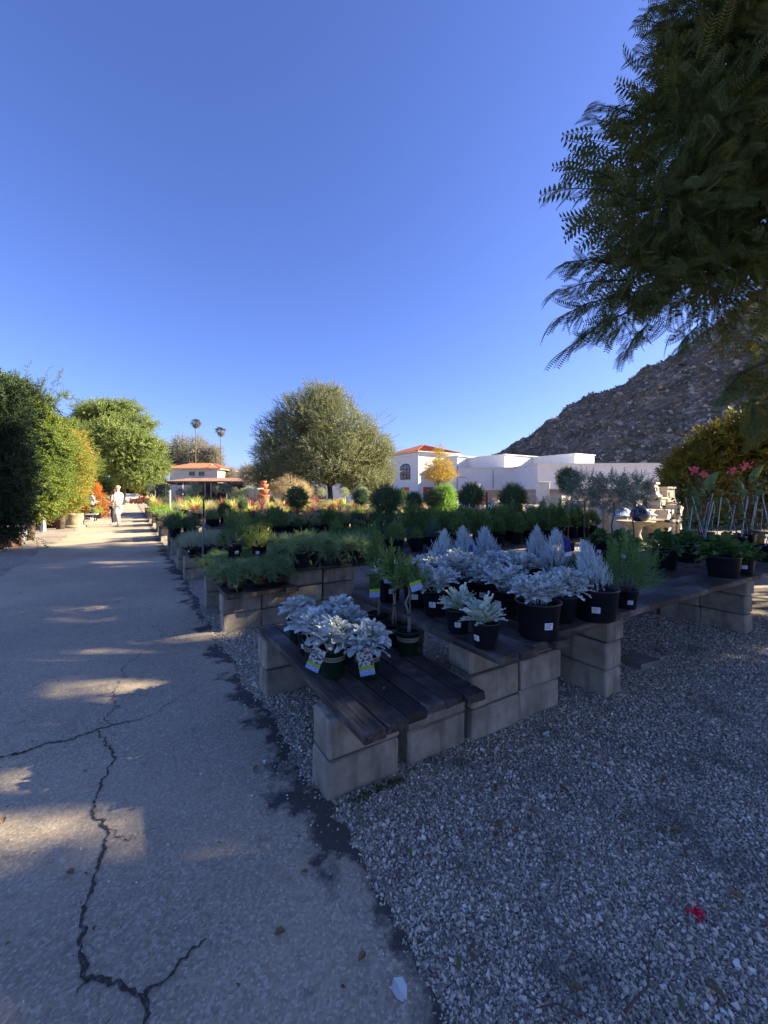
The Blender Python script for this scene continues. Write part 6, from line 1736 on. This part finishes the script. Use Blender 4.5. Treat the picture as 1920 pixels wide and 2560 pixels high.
# ================================================================ FALLEN LEAVES AND SMALL LITTER
M_DRYLEAF = mat('dry_leaf', (.13, .075, .035), (.26, .18, .09), 60, .8); M_GREENLEAF = mat('fallen_green_leaf', (.1, .13, .05), (.15, .17, .08), 60, .7); M_PALELEAF = mat('fallen_pale_leaf', (.5, .5, .46), (.62, .62, .58), 60, .8)
def litter(m, k):
    T = leaf6(.5 + .1 * k, .12, .22); g = Geo(); g.add(T[0] + np.array([0, -.5, .06]), T[1]); return g.mesh('leaf', m)
LV = [litter(M_DRYLEAF, 0), litter(M_DRYLEAF, 2), litter(M_GREENLEAF, 0), litter(M_PALELEAF, 3)]
def drop(px, py, k, s, z=.012, label=None, group=None):
    p = hp(px, py, z); o_ = put('fallen_leaf', LV[k], None, p, (random.uniform(-.3, .3), random.uniform(-.3, .3), random.uniform(0, 6.28)), (s, s, s))
    tag(o_, label, 'leaf', group)
for px, py in [(1175, 2190), (1070, 2140), (1440, 2470), (1330, 2030), (1410, 1975), (1560, 2040), (1690, 2075), (1185, 2395), (1250, 2060), (1840, 2240), (1660, 1950), (1790, 2480), (1500, 2310), (1290, 2080), (1655, 2075), (1240, 2085), (1725, 1735), (1855, 1770)]:
    drop(px, py, random.choice([0, 1]), random.uniform(.03, .055), .02, 'dry brown leaf lying on the grey gravel in the shade', 'dry leaves on the gravel')
for px, py in [(1145, 2405), (1025, 2130), (1705, 2510), (1150, 2165), (1600, 2110)]: drop(px, py, 2, .04, .02, 'fallen green leaf lying on the grey gravel', 'green leaves on the gravel')
for px, py in [(175, 2180), (8, 2050), (640, 1920), (905, 2390), (700, 2330), (760, 2180)]: drop(px, py, 1, random.uniform(.03, .05), .014, 'dry brown leaf lying on the grey asphalt lane', 'dry leaves on the asphalt')
drop(1000, 2475, 3, .06, .014, 'curled pale leaf at the asphalt edge beside the gravel'); drop(658, 1905, 3, .04, .014, 'small pale leaf on the dark damp strip')
for px, py in [(972, 1640), (1062, 1628), (1000, 1668), (960, 1720), (1180, 1715), (730, 1598)]: drop(px, py, 3 if px in (972, 1062, 730) else 0, .03, ZL + .008, 'small dry leaf lying on the dark planks of the low bench', 'leaves on the low bench')
p = hp(1742, 2278, .02); g = Geo(); P = rng.normal(size=(14, 3)) * np.array([.012, .008, .004])
g.add(*scatter(*leaf6(.8, .1, .3), P, sph(14) + np.array([0, 0, .4]), None, .02)); tag(g.build('fallen_flower', leafmat('crimson_petal', (.4, .01, .03), (.55, .02, .06), None, .2), None, loc=p), 'crimson fallen flower lying on the gravel', 'flower')
p = hp(1365, 1832, .015); g = Geo(); box(g, (0, 0, 0), (.05, .014, .002)); tag(g.build('paper_scrap', M_PAPER, None, loc=p, rot=(0, 0, .5)), 'white paper strip on the gravel beside the block stack', 'litter')
g = Geo(); n = 110; q = rng.uniform(0, 1, n)
a, b = hp(858, 2012, .0), hp(1010, 1945, .0)
P = np.array(a)[None] * (1 - q[:, None]) + np.array(b)[None] * q[:, None] + np.stack([rng.normal(0, .012, n), rng.normal(-.012, .01, n), rng.uniform(.003, .012, n)], 1)
g.add(*scatter(*leaf(.5), P, sph(n) + np.array([0, 0, 1.0]), None, rng.uniform(.012, .03, n)))
tag(g.build('moss', leafmat('moss', (.03, .045, .012), (.05, .07, .02), None, .1)), kind='stuff', label='green moss along the foot of the corner block', cat='moss')

# crumbs of leaf and twig over gravel and lane
n = 900
X = rng.uniform(-2.5, 4.2, n); Y = rng.uniform(1.0, 5.0, n)
P = np.stack([X, Y, np.full(n, .018)], 1)
g = Geo(); g.add(*scatter(*leaf(.45, .1, .1), P, sph(n) * np.array([1, 1, .15]), np.tile([0, 0, 1.0], (n, 1)) + rng.normal(size=(n, 3)) * .3, rng.lognormal(math.log(.012), .5, n)))
tag(g.build('leaf_litter', leafmat('leaf_crumb', (.06, .04, .02), (.16, .11, .055), None, 0)), kind='stuff', label='brown crumbs of leaf and twig strewn over the gravel', cat='litter')
for px, py, L, lb in [(1560, 2530, .22, 'thin dry twig on the gravel at the bottom'), (1880, 1705, .25, 'dark twig lying on the gravel at the right edge'), (1455, 2545, .12, 'short dry twig on the gravel near the bottom')]:
    p = hp(px, py, .02); g = Geo(); a = random.uniform(0, 3); tube(g, [(0, 0, 0), (L * .5 * math.cos(a), L * .5 * math.sin(a), .008), (L * math.cos(a + .25), L * math.sin(a + .25), 0)], [.004, .003, .0015], 5)
    tag(g.build('twig', M_TWIG, None, loc=p), lb, 'twig')
